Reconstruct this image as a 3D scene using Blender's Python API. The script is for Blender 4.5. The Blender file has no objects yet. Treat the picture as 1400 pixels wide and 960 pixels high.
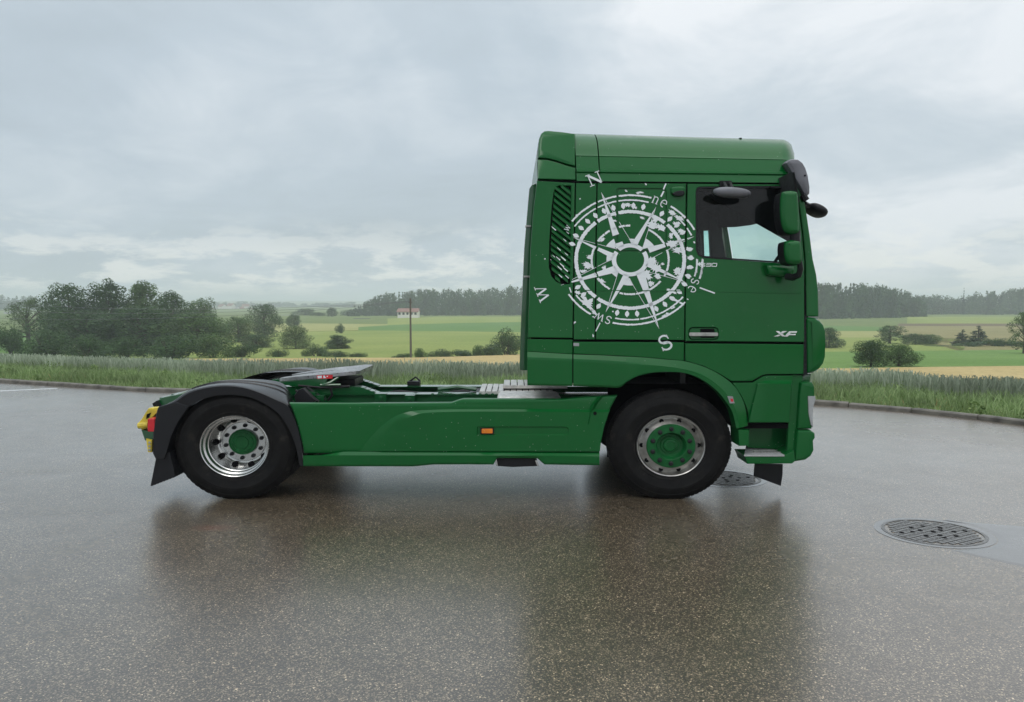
import bpy, bmesh, math, random
import numpy as np
from mathutils import Vector
from mathutils.geometry import tessellate_polygon
random.seed(7); np.random.seed(7)
R = math.radians; PI = math.pi
SC = bpy.context.scene; COL = SC.collection

# ------------------------------------------------------------------ camera
F, HC, HROW = 1000.0, 1.80, 418.0
PITCH = math.atan((480 - HROW) / F)
cam_d = bpy.data.cameras.new('camera'); cam = bpy.data.objects.new('camera', cam_d); COL.objects.link(cam)
cam.location = (0, 0, HC); cam.rotation_euler = (PI / 2 - PITCH, 0, 0)
cam_d.sensor_width = 36; cam_d.sensor_fit = 'HORIZONTAL'; cam_d.lens = 36 * F / 1400
cam_d.clip_start = 0.05; cam_d.clip_end = 20000
SC.camera = cam

# ------------------------------------------------------------------ sky, sun, exposure
SUN_EL, SUN_ROT = R(48), R(200)
W = bpy.data.worlds.new("World"); SC.world = W; W.use_nodes = True
def build_world():
    nt = W.node_tree; N = nt.nodes; L = nt.links; N.clear()
    out = N.new('ShaderNodeOutputWorld'); bg = N.new('ShaderNodeBackground'); bg.inputs[1].default_value = 0.1
    L.new(bg.outputs[0], out.inputs[0])
    sky = N.new('ShaderNodeTexSky'); sky.sky_type = 'NISHITA'; sky.sun_disc = False
    sky.sun_elevation = SUN_EL; sky.sun_rotation = SUN_ROT
    tc = N.new('ShaderNodeTexCoord'); sep = N.new('ShaderNodeSeparateXYZ'); L.new(tc.outputs['Generated'], sep.inputs[0])
    def m(op, a, b=None, c=None):
        n = N.new('ShaderNodeMath'); n.operation = op
        for i, v in enumerate((a, b, c)):
            if v is None: continue
            if isinstance(v, (int, float)): n.inputs[i].default_value = v
            else: L.new(v, n.inputs[i])
        return n.outputs[0]
    zc = m('MAXIMUM', sep.outputs[2], 0.0)
    den = m('ADD', zc, 0.24)
    comb = N.new('ShaderNodeCombineXYZ')
    L.new(m('DIVIDE', sep.outputs[0], den), comb.inputs[0]); L.new(m('DIVIDE', sep.outputs[1], den), comb.inputs[1])
    def noise(scale, det, rough, dist, off, lac=2.0):
        mp = N.new('ShaderNodeMapping'); mp.inputs['Location'].default_value = off
        L.new(comb.outputs[0], mp.inputs[0])
        n = N.new('ShaderNodeTexNoise'); n.inputs['Scale'].default_value = scale; n.inputs['Detail'].default_value = det
        n.inputs['Roughness'].default_value = rough; n.inputs['Distortion'].default_value = dist; n.inputs['Lacunarity'].default_value = lac
        L.new(mp.outputs[0], n.inputs[0]); return n.outputs[0]
    n1 = noise(0.8, 5, 0.5, 0.7, (3.1, 1.7, 0)); n2 = noise(2.3, 8, 0.6, 0.5, (7.3, 2.2, 4))
    # slow brightening from left to right, as the cloud deck thins to that side
    side = m('MULTIPLY_ADD', sep.outputs[0], 0.36, 0.0)
    f = m('ADD', m('MULTIPLY_ADD', n1, 1.0, m('MULTIPLY', n2, 0.55)), side)
    rp = N.new('ShaderNodeValToRGB'); L.new(f, rp.inputs[0]); e = rp.color_ramp.elements
    e[0].position = 0.48; e[0].color = (0.45, 0.525, 0.585, 1); e[1].position = 1.02; e[1].color = (0.82, 0.86, 0.90, 1)
    x = e.new(0.70); x.color = (0.52, 0.60, 0.67, 1)
    x = e.new(0.84); x.color = (0.62, 0.69, 0.75, 1)
    # pale breaks in the deck low over the horizon
    n3 = noise(3.6, 9, 0.62, 0.15, (1.2, 9.4, 2))
    low = m('SUBTRACT', 1.0, m('MULTIPLY', m('ABSOLUTE', m('SUBTRACT', zc, 0.03)), 11.0)); low = m('MAXIMUM', low, 0.0)
    mr = N.new('ShaderNodeMapRange'); mr.inputs[1].default_value = 0.47; mr.inputs[2].default_value = 0.58; L.new(n3, mr.inputs[0])
    brk = m('MULTIPLY', m('MULTIPLY', mr.outputs[0], low), 0.9)
    mx = N.new('ShaderNodeMix'); mx.data_type = 'RGBA'; L.new(brk, mx.inputs[0]); L.new(rp.outputs[0], mx.inputs[6]); mx.inputs[7].default_value = (0.98, 0.98, 0.94, 1)
    sc = N.new('ShaderNodeVectorMath'); sc.operation = 'SCALE'; L.new(mx.outputs[2], sc.inputs[0])
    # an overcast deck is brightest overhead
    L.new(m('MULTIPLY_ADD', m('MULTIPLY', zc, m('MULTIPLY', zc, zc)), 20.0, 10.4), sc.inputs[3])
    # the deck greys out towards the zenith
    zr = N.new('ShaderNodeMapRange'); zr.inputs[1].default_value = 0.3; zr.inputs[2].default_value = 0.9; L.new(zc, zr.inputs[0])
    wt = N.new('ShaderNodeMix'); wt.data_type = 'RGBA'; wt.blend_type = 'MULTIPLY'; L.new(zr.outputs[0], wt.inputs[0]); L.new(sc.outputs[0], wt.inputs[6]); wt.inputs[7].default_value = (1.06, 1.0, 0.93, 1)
    m2 = N.new('ShaderNodeMix'); m2.data_type = 'RGBA'; m2.inputs[0].default_value = 0.94
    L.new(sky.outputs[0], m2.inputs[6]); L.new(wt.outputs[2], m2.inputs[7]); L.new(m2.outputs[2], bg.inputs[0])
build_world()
sl = bpy.data.lights.new('sun', 'SUN'); sl.energy = 0.7; sl.angle = R(25); sl.color = (1.0, 0.97, 0.93)
sun = bpy.data.objects.new('sun', sl); COL.objects.link(sun)
_d = Vector((math.sin(SUN_ROT) * math.cos(SUN_EL), math.cos(SUN_ROT) * math.cos(SUN_EL), math.sin(SUN_EL)))
sun.rotation_euler = _d.to_track_quat('Z', 'Y').to_euler(); sun.location = (0, -20, 40)
SC.view_settings.view_transform = 'Standard'; SC.view_settings.look = 'None'; SC.view_settings.exposure = 0.0; SC.view_settings.gamma = 1.0
SC.cycles.max_bounces = 8; SC.cycles.volume_bounces = 1; SC.cycles.transparent_max_bounces = 16
SC.cycles.use_denoising = True

# ------------------------------------------------------------------ geometry helpers
CT, ST = math.cos(PITCH), math.sin(PITCH)
def ray(px, py):
    xc, yc = (px - 700) / F, -(py - 480) / F
    return xc, CT + yc * ST, -ST + yc * CT
def at(px, py, Y):
    a, b, c = ray(px, py); t = Y / b
    return (a * t, Y, HC + c * t)
def gnd(px, py, z=0.0):
    a, b, c = ray(px, py); t = (z - HC) / c
    return (a * t, b * t, z)

class MB:
    def __init__(s): s.v = []; s.f = []; s.m = []
    def add(s, vs, fs, mi=0):
        o = len(s.v); s.v += [tuple(p) for p in vs]; s.f += [tuple(i + o for i in f) for f in fs]; s.m += [mi] * len(fs)
    def box(s, x0, x1, y0, y1, z0, z1, mi=0):
        s.add([(x, y, z) for x in (x0, x1) for y in (y0, y1) for z in (z0, z1)],
              [(0, 1, 3, 2), (4, 6, 7, 5), (0, 4, 5, 1), (2, 3, 7, 6), (0, 2, 6, 4), (1, 5, 7, 3)], mi)
    def grid(s, rows, closed=False, mi=0, flip=False):
        n = len(rows[0]); fs = []
        for i in range(len(rows) - 1):
            for j in range(n if closed else n - 1):
                a, b = i * n + j, i * n + (j + 1) % n; c, d = a + n, b + n
                fs.append((a, c, d, b) if flip else (a, b, d, c))
        s.add([p for r in rows for p in r], fs, mi)
    def cap(s, loop, mi=0): s.add(loop, [tuple(range(len(loop)))], mi)
    def tube(s, path, rad, n=8, mi=0, caps=True):
        path = [Vector(p) for p in path]; rows = []
        rr = rad if isinstance(rad, (list, tuple)) else [rad] * len(path)
        up0 = None
        for i, p in enumerate(path):
            t = (path[min(i + 1, len(path) - 1)] - path[max(i - 1, 0)]).normalized()
            if up0 is None: up0 = Vector((0, 0, 1)) if abs(t.z) < 0.9 else Vector((1, 0, 0))
            a = t.cross(up0).normalized(); b = a.cross(t).normalized(); up0 = b
            rows.append([tuple(p + (a * math.cos(2 * PI * k / n) + b * math.sin(2 * PI * k / n)) * rr[i]) for k in range(n)])
        s.grid(rows, True, mi)
        if caps: s.cap(rows[0][::-1], mi); s.cap(rows[-1], mi)
    def lathe(s, prof, c, n=64, sx=1.0, mi=0):       # profile of (r, y) round an axis along Y
        rows = [[(c[0] + r * sx * math.cos(2 * PI * k / n), c[1] + y, c[2] + r * math.sin(2 * PI * k / n)) for k in range(n)] for r, y in prof]
        s.grid(rows, True, mi, flip=True)
    def ell(s, c, rx, ry, rz, nu=16, nv=10, p=1.0, mi=0):
        rows = []
        sg = lambda v: math.copysign(abs(v) ** p, v)
        for i in range(nv + 1):
            a = -PI / 2 + PI * i / nv
            rows.append([(c[0] + rx * sg(math.cos(a)) * sg(math.cos(2 * PI * k / nu)), c[1] + ry * sg(math.cos(a)) * sg(math.sin(2 * PI * k / nu)), c[2] + rz * sg(math.sin(a))) for k in range(nu)])
        s.grid(rows, True, mi)
    def build(s, name, mat, parent=None, origin=None, smooth=True, angle=32, bevel=0.0, fix=True):
        me = bpy.data.meshes.new(name)
        o0 = Vector(origin) if origin is not None else (WORLD[parent.name] if parent is not None else Vector((0, 0, 0)))
        bm = bmesh.new()
        vs = [bm.verts.new(Vector(p) - o0) for p in s.v]
        for f, mi in zip(s.f, s.m):
            try:
                fc = bm.faces.new([vs[i] for i in f]); fc.material_index = mi
            except ValueError: pass
        if fix:
            bmesh.ops.remove_doubles(bm, verts=bm.verts, dist=1e-5)
            bmesh.ops.recalc_face_normals(bm, faces=bm.faces)
        if bevel > 0:
            es = [e for e in bm.edges if len(e.link_faces) == 2 and e.calc_face_angle(0) > R(35)]
            bmesh.ops.bevel(bm, geom=es, offset=bevel, segments=2, affect='EDGES', profile=0.6, clamp_overlap=True)
        if smooth:
            for f in bm.faces: f.smooth = True
            for e in bm.edges:
                if len(e.link_faces) == 2 and e.calc_face_angle(0) > R(angle): e.smooth = False
        bm.to_mesh(me); bm.free()
        for m in (mat if isinstance(mat, (list, tuple)) else [mat]): me.materials.append(m)
        o = bpy.data.objects.new(name, me); COL.objects.link(o); link(o, parent, o0)
        if smooth and fix:
            w = o.modifiers.new('weighted_normals', 'WEIGHTED_NORMAL'); w.keep_sharp = True; w.weight = 100
        return o
WORLD = {}
def link(o, parent, origin):
    origin = Vector(origin); WORLD[o.name] = origin.copy()
    if parent is not None: o.parent = parent; o.location = origin - WORLD[parent.name]
    else: o.location = origin
def empty(name, loc, parent=None):
    o = bpy.data.objects.new(name, None); COL.objects.link(o); o.empty_display_size = 0.2; link(o, parent, loc); return o
def dup(src, loc, parent):
    o = src.copy(); COL.objects.link(o); link(o, parent, loc); return o
def tag(o, label=None, cat=None, group=None, kind=None):
    if label: o['label'] = label
    if cat: o['category'] = cat
    if group: o['group'] = group
    if kind: o['kind'] = kind
    return o
def np_mesh(name, V, Fq, mat, parent=None, loc=(0, 0, 0), k=4, smooth=False, cols=None):
    me = bpy.data.meshes.new(name); V = np.asarray(V, dtype=np.float32).reshape(-1, 3); Fq = np.asarray(Fq, dtype=np.int32).reshape(-1, k)
    me.vertices.add(len(V)); me.vertices.foreach_set('co', V.ravel())
    me.loops.add(Fq.size); me.loops.foreach_set('vertex_index', Fq.ravel())
    me.polygons.add(len(Fq)); me.polygons.foreach_set('loop_start', np.arange(0, Fq.size, k, dtype=np.int32))
    if smooth: me.polygons.foreach_set('use_smooth', np.ones(len(Fq), dtype=bool))
    me.update(); me.validate()
    me.materials.append(mat)
    o = bpy.data.objects.new(name, me); COL.objects.link(o); link(o, parent, loc); return o

# ------------------------------------------------------------------ materials
def nodes(name):
    m = bpy.data.materials.new(name); m.use_nodes = True
    return m, m.node_tree.nodes, m.node_tree.links, m.node_tree.nodes['Principled BSDF']
def texnoise(N, L, scale, det=4, rough=0.55, coord='Object', dist=0.0):
    tc = N.new('ShaderNodeTexCoord'); n = N.new('ShaderNodeTexNoise'); n.inputs['Scale'].default_value = scale
    n.inputs['Detail'].default_value = det; n.inputs['Roughness'].default_value = rough; n.inputs['Distortion'].default_value = dist
    if coord == 'World':
        g = N.new('ShaderNodeNewGeometry'); L.new(g.outputs['Position'], n.inputs[0])
    else: L.new(tc.outputs[coord], n.inputs[0])
    return n.outputs[0]
def ramp(N, L, src, stops):
    r = N.new('ShaderNodeValToRGB'); L.new(src, r.inputs[0]); e = r.color_ramp.elements
    while len(e) > 1: e.remove(e[-1])
    e[0].position = stops[0][0]; c = stops[0][1]; e[0].color = (*c, 1) if not isinstance(c, (int, float)) else (c, c, c, 1)
    for p, c in stops[1:]:
        x = e.new(p); x.color = (*c, 1) if not isinstance(c, (int, float)) else (c, c, c, 1)
    return r.outputs[0]
def mixc(N, L, fac, a, b, mode='MIX'):
    m = N.new('ShaderNodeMix'); m.data_type = 'RGBA'; m.blend_type = mode
    for i, v in ((0, fac), (6, a), (7, b)):
        if isinstance(v, (int, float)): m.inputs[i].default_value = v
        elif isinstance(v, tuple): m.inputs[i].default_value = (*v, 1)
        else: L.new(v, m.inputs[i])
    return m.outputs[2]
def bump(N, L, P, h, strength, dist):
    b = N.new('ShaderNodeBump'); b.inputs['Strength'].default_value = strength; b.inputs['Distance'].default_value = dist
    L.new(h, b.inputs['Height']); L.new(b.outputs[0], P.inputs['Normal'])
def plain(name, col, rough=0.5, metal=0.0, var=0.25, scale=6.0, bmp=0.0, bscale=60.0, spec=0.5, rvar=0.1):
    m, N, L, P = nodes(name)
    n = texnoise(N, L, scale, 5)
    a = tuple(c * (1 - var) for c in col); b = tuple(min(1, c * (1 + var)) for c in col)
    L.new(ramp(N, L, n, [(0.3, a), (0.7, b)]), P.inputs['Base Color'])
    n2 = texnoise(N, L, scale * 3.1, 4)
    L.new(ramp(N, L, n2, [(0.3, max(0.02, rough - rvar)), (0.7, min(1, rough + rvar))]), P.inputs['Roughness'])
    P.inputs['Metallic'].default_value = metal; P.inputs['Specular IOR Level'].default_value = spec
    if bmp: bump(N, L, P, texnoise(N, L, bscale, 3), bmp, 0.01)
    return m
def paint(name, col, rough=0.36):
    m, N, L, P = nodes(name)
    n = texnoise(N, L, 1.6, 6, 0.6)
    base = ramp(N, L, n, [(0.3, tuple(c * 0.93 for c in col)), (0.7, tuple(c * 1.07 for c in col))])
    # dried water marks and rain drops sitting on the panels
    tc = N.new('ShaderNodeTexCoord')
    v = N.new('ShaderNodeTexVoronoi'); v.inputs['Scale'].default_value = 34; L.new(tc.outputs['Object'], v.inputs[0])
    v2 = N.new('ShaderNodeTexVoronoi'); v2.inputs['Scale'].default_value = 95; L.new(tc.outputs['Object'], v2.inputs[0])
    d1 = ramp(N, L, v.outputs['Distance'], [(0.0, 1.0), (0.09, 0.7), (0.15, 0.0)])
    keep = ramp(N, L, v.outputs['Color'], [(0.80, 0.0), (0.86, 1.0)])
    mm = N.new('ShaderNodeMath'); mm.operation = 'MULTIPLY'; L.new(d1, mm.inputs[0]); L.new(keep, mm.inputs[1])
    film = texnoise(N, L, 7, 6, 0.7)
    fr = ramp(N, L, film, [(0.58, 0.0), (0.85, 0.03)])
    c2 = mixc(N, L, fr, base, (0.30, 0.38, 0.33))
    m3 = N.new('ShaderNodeMath'); m3.operation = 'MULTIPLY'; L.new(mm.outputs[0], m3.inputs[0]); m3.inputs[1].default_value = 0.55
    L.new(mixc(N, L, m3.outputs[0], c2, (0.45, 0.55, 0.48)), P.inputs['Base Color'])
    L.new(ramp(N, L, film, [(0.3, rough - 0.06), (0.75, rough + 0.12)]), P.inputs['Roughness'])
    P.inputs['Coat Weight'].default_value = 0.55; P.inputs['Coat Roughness'].default_value = 0.13; P.inputs['Specular IOR Level'].default_value = 0.04
    h = ramp(N, L, v2.outputs['Distance'], [(0.0, 1.0), (0.18, 0.0)])
    b = N.new('ShaderNodeBump'); b.inputs['Strength'].default_value = 0.15; b.inputs['Distance'].default_value = 0.001
    L.new(h, b.inputs['Height']); L.new(b.outputs[0], P.inputs['Normal'])
    return m
GREEN = (0.0022, 0.094, 0.0175)
M = {}
M['green'] = paint('green_paint', GREEN)
M['green_frame'] = plain('green_chassis_paint', (0.005, 0.075, 0.020), 0.22, var=0.10, scale=5, rvar=0.03); M['green_frame'].node_tree.nodes['Principled BSDF'].inputs['Coat Weight'].default_value = 0.8
M['hub_green'] = plain('hub_green_paint', (0.004, 0.085, 0.020), 0.42, var=0.25, scale=14, spec=0.25)
M['black'] = plain('black_plastic', (0.010, 0.010, 0.012), 0.45, var=0.3, bmp=0.1, bscale=220, spec=0.25)
M['fender'] = plain('wet_black_plastic', (0.008, 0.008, 0.010), 0.25, var=0.05, rvar=0.02, spec=0.35)
M['dark'] = plain('dark_void', (0.006, 0.006, 0.007), 0.9, spec=0.05)
M['grey'] = plain('grey_plastic', (0.13, 0.13, 0.15), 0.36)
M['alu'] = plain('polished_aluminium', (0.52, 0.52, 0.51), 0.24, 1.0, var=0.06, scale=5, rvar=0.04)
M['steel'] = plain('brushed_steel', (0.42, 0.41, 0.39), 0.38, 1.0, var=0.25, scale=14)
M['plate'] = plain('worn_aluminium_plate', (0.62, 0.59, 0.56), 0.36, 0.6, var=0.25, scale=18, bmp=0.2, bscale=90)
M['tread'] = plain('step_plastic', (0.42, 0.42, 0.43), 0.45, var=0.2, scale=20, bmp=0.4, bscale=120)
M['white'] = plain('white_vinyl', (0.74, 0.77, 0.80), 0.42, var=0.05)
M['amber'] = plain('amber_lens', (0.72, 0.20, 0.015), 0.2)
M['red'] = plain('red_lens', (0.62, 0.02, 0.03), 0.2)
M['yellow'] = plain('yellow_paint', (0.62, 0.48, 0.05), 0.4, var=0.35, scale=14)
M['chrome'] = plain('badge_chrome', (0.75, 0.76, 0.75), 0.22, 1.0)
M['interior'] = plain('cab_trim', (0.020, 0.021, 0.023), 0.75, var=0.4, scale=9)
M['lamp'] = plain('lamp_lens', (0.36, 0.37, 0.38), 0.18, 0.4)
def tyre_mat():
    m, N, L, P = nodes('tyre_rubber')
    n = texnoise(N, L, 7, 6, 0.65)
    L.new(ramp(N, L, n, [(0.3, (0.0055, 0.0055, 0.006)), (0.58, (0.0095, 0.009, 0.009)), (0.74, (0.030, 0.027, 0.023))]), P.inputs['Base Color'])
    L.new(ramp(N, L, texnoise(N, L, 16, 4), [(0.3, 0.5), (0.7, 0.8)]), P.inputs['Roughness']); P.inputs['Specular IOR Level'].default_value = 0.13
    bump(N, L, P, texnoise(N, L, 120, 3), 0.3, 0.004); return m
M['tyre'] = tyre_mat()
def glass_mat(name, tint, gl=0.08):
    m, N, L, P = nodes(name); N.remove(P)
    t = N.new('ShaderNodeBsdfTransparent'); t.inputs[0].default_value = (*tint, 1)
    g = N.new('ShaderNodeBsdfGlossy'); g.inputs['Roughness'].default_value = 0.03
    lw = N.new('ShaderNodeLayerWeight'); lw.inputs[0].default_value = 0.5
    pw = N.new('ShaderNodeMath'); pw.operation = 'POWER'; L.new(lw.outputs['Facing'], pw.inputs[0]); pw.inputs[1].default_value = 5.0
    fr = N.new('ShaderNodeMath'); fr.operation = 'MULTIPLY_ADD'; L.new(pw.outputs[0], fr.inputs[0]); fr.inputs[1].default_value = 0.9; fr.inputs[2].default_value = 0.03
    mx = N.new('ShaderNodeMixShader'); L.new(fr.outputs[0], mx.inputs[0]); L.new(t.outputs[0], mx.inputs[1]); L.new(g.outputs[0], mx.inputs[2])
    L.new(mx.outputs[0], N['Material Output'].inputs[0]); return m
M['glass'] = glass_mat('near_window_glass', (0.80, 0.93, 0.90))
M['glass_far'] = glass_mat('far_window_glass', (0.62, 0.93, 0.88))

def asphalt_mat():
    m, N, L, P = nodes('wet_asphalt')
    v = N.new('ShaderNodeTexVoronoi'); v.inputs['Scale'].default_value = 150; g = N.new('ShaderNodeNewGeometry'); L.new(g.outputs['Position'], v.inputs[0])
    big = texnoise(N, L, 0.35, 5, 0.6, 'World', 0.6); mid = texnoise(N, L, 2.6, 6, 0.65, 'World'); fine = texnoise(N, L, 140, 3, 0.6, 'World')
    base = ramp(N, L, mid, [(0.3, (0.060, 0.046, 0.031)), (0.7, (0.090, 0.072, 0.051))])
    stone = ramp(N, L, v.outputs['Color'], [(0.0, (0.22, 0.22, 0.22)), (0.30, (0.55, 0.54, 0.52)), (0.66, (1.05, 1.02, 0.98)), (0.72, (2.3, 2.2, 2.1)), (0.86, (3.6, 3.5, 3.3)), (0.94, (8.0, 7.8, 7.4)), (1.0, (11.0, 10.8, 10.4))])
    c = mixc(N, L, 1.0, base, stone, 'MULTIPLY')
    # reddish-brown patch on the ground by the rear wheel
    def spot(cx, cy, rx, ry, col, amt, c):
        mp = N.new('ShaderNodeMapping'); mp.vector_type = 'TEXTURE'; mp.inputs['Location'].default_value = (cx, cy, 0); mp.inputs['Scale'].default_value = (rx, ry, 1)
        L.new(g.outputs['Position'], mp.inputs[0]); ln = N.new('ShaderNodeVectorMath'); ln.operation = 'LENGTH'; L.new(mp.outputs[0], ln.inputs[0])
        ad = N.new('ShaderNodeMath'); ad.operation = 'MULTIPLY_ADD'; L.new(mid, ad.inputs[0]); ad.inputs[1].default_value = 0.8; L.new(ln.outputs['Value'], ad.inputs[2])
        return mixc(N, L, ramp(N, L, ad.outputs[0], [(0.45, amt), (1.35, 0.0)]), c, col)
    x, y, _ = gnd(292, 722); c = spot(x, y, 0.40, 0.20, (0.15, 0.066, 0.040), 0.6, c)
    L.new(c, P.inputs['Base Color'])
    # water film: where it stands the surface is smoother
    wet = N.new('ShaderNodeMath'); wet.operation = 'MULTIPLY_ADD'; L.new(mid, wet.inputs[0]); wet.inputs[1].default_value = 0.45; L.new(big, wet.inputs[2])
    L.new(ramp(N, L, wet.outputs[0], [(0.45, 0.45), (0.95, 0.32)]), P.inputs['Roughness'])
    P.inputs['IOR'].default_value = 1.5; P.inputs['Coat Weight'].default_value = 1.0; P.inputs['Coat IOR'].default_value = 1.72
    L.new(ramp(N, L, wet.outputs[0], [(0.45, 0.31), (0.95, 0.20)]), P.inputs['Coat Roughness'])
    h = N.new('ShaderNodeMath'); h.operation = 'ADD'; L.new(v.outputs['Distance'], h.inputs[0]); L.new(fine, h.inputs[1])
    amp = ramp(N, L, wet.outputs[0], [(0.35, 0.42), (1.05, 0.22)])
    b = N.new('ShaderNodeBump'); b.inputs['Distance'].default_value = 0.0035; L.new(amp, b.inputs['Strength']); L.new(h.outputs[0], b.inputs['Height']); L.new(b.outputs[0], P.inputs['Normal'])
    return m
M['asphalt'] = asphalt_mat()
def patch_mat():
    m, N, L, P = nodes('fine_wet_asphalt')
    mid = texnoise(N, L, 3, 6, 0.65, 'World'); fine = texnoise(N, L, 170, 3, 0.6, 'World')
    L.new(ramp(N, L, fine, [(0.3, (0.045, 0.046, 0.048)), (0.7, (0.10, 0.10, 0.10))]), P.inputs['Base Color'])
    L.new(ramp(N, L, mid, [(0.3, 0.36), (0.7, 0.24)]), P.inputs['Roughness']); bump(N, L, P, fine, 0.25, 0.003); P.inputs['Coat Weight'].default_value = 1.0; P.inputs['Coat Roughness'].default_value = 0.16; return m
M['patch'] = patch_mat()
M['iron'] = plain('wet_cast_iron', (0.13, 0.13, 0.13), 0.34, 0.3, var=0.3, scale=15, bmp=0.2)
M['concrete'] = plain('kerb_concrete', (0.13, 0.118, 0.10), 0.6, var=0.55, scale=4, bmp=0.5, bscale=40)
M['paintline'] = plain('road_paint', (0.50, 0.51, 0.52), 0.45, var=0.15)
def field_mat(name, a, b, scale=0.12, stripe=None, dark=0.0):
    m, N, L, P = nodes(name)
    n = texnoise(N, L, scale, 6, 0.6, 'World', 0.5); n2 = texnoise(N, L, 2.4, 5, 0.7, 'World')
    c = ramp(N, L, n, [(0.32, a), (0.68, b)])
    c = mixc(N, L, 0.55, c, ramp(N, L, n2, [(0.25, 0.35), (0.75, 1.5)]), 'MULTIPLY')
    if stripe:
        g = N.new('ShaderNodeNewGeometry'); mp = N.new('ShaderNodeMapping'); mp.inputs['Rotation'].default_value = (0, 0, R(stripe[1])); L.new(g.outputs['Position'], mp.inputs[0])
        w = N.new('ShaderNodeTexWave'); w.inputs['Scale'].default_value = stripe[0]; w.inputs['Distortion'].default_value = 1.2; w.inputs['Detail'].default_value = 3; L.new(mp.outputs[0], w.inputs[0])
        c = mixc(N, L, 0.5, c, ramp(N, L, w.outputs['Color'], [(0.0, stripe[2]), (0.5, 1.1), (1.0, 1.1)]), 'MULTIPLY')
    L.new(c, P.inputs['Base Color']); P.inputs['Roughness'].default_value = 0.9; P.inputs['Specular IOR Level'].default_value = 0.15
    bump(N, L, P, n2, 0.6, 0.3); return m
M['grassland'] = field_mat('grassland', (0.12, 0.17, 0.05), (0.17, 0.21, 0.07))
M['meadow_light'] = field_mat('light_meadow', (0.20, 0.26, 0.065), (0.27, 0.31, 0.09), 0.03, (0.35, 8, 0.75))
M['meadow_green'] = field_mat('green_meadow', (0.12, 0.22, 0.05), (0.16, 0.26, 0.07), 0.05, (0.25, 94, 0.8))
M['meadow_dark'] = field_mat('dark_crop', (0.10, 0.20, 0.055), (0.13, 0.22, 0.06), 0.04)
M['barley'] = field_mat('ripe_barley', (0.44, 0.34, 0.15), (0.52, 0.41, 0.20), 0.10, (0.5, 80, 0.7))
M['tan'] = field_mat('tan_field', (0.22, 0.205, 0.085), (0.28, 0.245, 0.115), 0.05)
M['pale'] = field_mat('pale_yellow_field', (0.29, 0.30, 0.11), (0.33, 0.33, 0.13), 0.05)
M['brown'] = field_mat('brown_strip', (0.13, 0.105, 0.06), (0.17, 0.13, 0.075), 0.05)
M['soil'] = field_mat('verge_soil', (0.06, 0.085, 0.025), (0.10, 0.12, 0.045), 0.5)
def leaf_mat(name, a, b, trans=0.3, clump=0.5, lowv=0.62):
    m, N, L, P = nodes(name)
    g = N.new('ShaderNodeNewGeometry')
    r = ramp(N, L, g.outputs['Random Per Island'], [(0.0, a), (1.0, b)])
    n = texnoise(N, L, clump, 4, 0.6, 'World')
    c = mixc(N, L, 1.0, r, ramp(N, L, n, [(0.32, lowv), (0.68, 2 - lowv)]), 'MULTIPLY')
    L.new(c, P.inputs['Base Color']); P.inputs['Roughness'].default_value = 0.6; P.inputs['Specular IOR Level'].default_value = 0.25
    t = N.new('ShaderNodeBsdfTranslucent'); L.new(c, t.inputs[0])
    mx = N.new('ShaderNodeMixShader'); mx.inputs[0].default_value = trans; L.new(P.outputs[0], mx.inputs[1]); L.new(t.outputs[0], mx.inputs[2])
    L.new(mx.outputs[0], N['Material Output'].inputs[0]); return m
M['leaf'] = leaf_mat('leaves_green', (0.048, 0.100, 0.027), (0.095, 0.165, 0.048))
M['leaf_dark'] = leaf_mat('leaves_dark', (0.030, 0.070, 0.022), (0.066, 0.125, 0.040))
M['leaf_light'] = leaf_mat('leaves_light', (0.065, 0.115, 0.038), (0.12, 0.18, 0.065))
M['needle'] = leaf_mat('needles', (0.028, 0.052, 0.028), (0.050, 0.080, 0.040), 0.15)
M['forest'] = leaf_mat('forest_leaves', (0.024, 0.056, 0.022), (0.060, 0.108, 0.042), 0.15, 0.09, 0.42)
M['wheat'] = leaf_mat('green_wheat', (0.25, 0.31, 0.22), (0.44, 0.49, 0.38), 0.3, 0.25)
M['grass'] = leaf_mat('verge_grass', (0.15, 0.23, 0.08), (0.32, 0.41, 0.20), 0.35, 0.8)
M['straw'] = leaf_mat('dry_straw', (0.32, 0.26, 0.12), (0.45, 0.37, 0.2), 0.3, 0.8)
M['bark'] = plain('bark', (0.07, 0.055, 0.042), 0.9, var=0.4, scale=4, bmp=0.5, bscale=12)
M['pole'] = plain('weathered_wood', (0.10, 0.085, 0.07), 0.8, var=0.3)
M['wall'] = plain('house_plaster', (0.70, 0.68, 0.64), 0.8, var=0.08)
M['roof'] = plain('red_roof_tile', (0.22, 0.105, 0.085), 0.8, var=0.2)
M['roofg'] = plain('grey_roof', (0.20, 0.20, 0.21), 0.7, var=0.2)
M['barn'] = plain('dark_barn_boards', (0.05, 0.048, 0.05), 0.85)
M['shed'] = plain('pale_metal_cladding', (0.50, 0.54, 0.58), 0.5, var=0.1)

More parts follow.
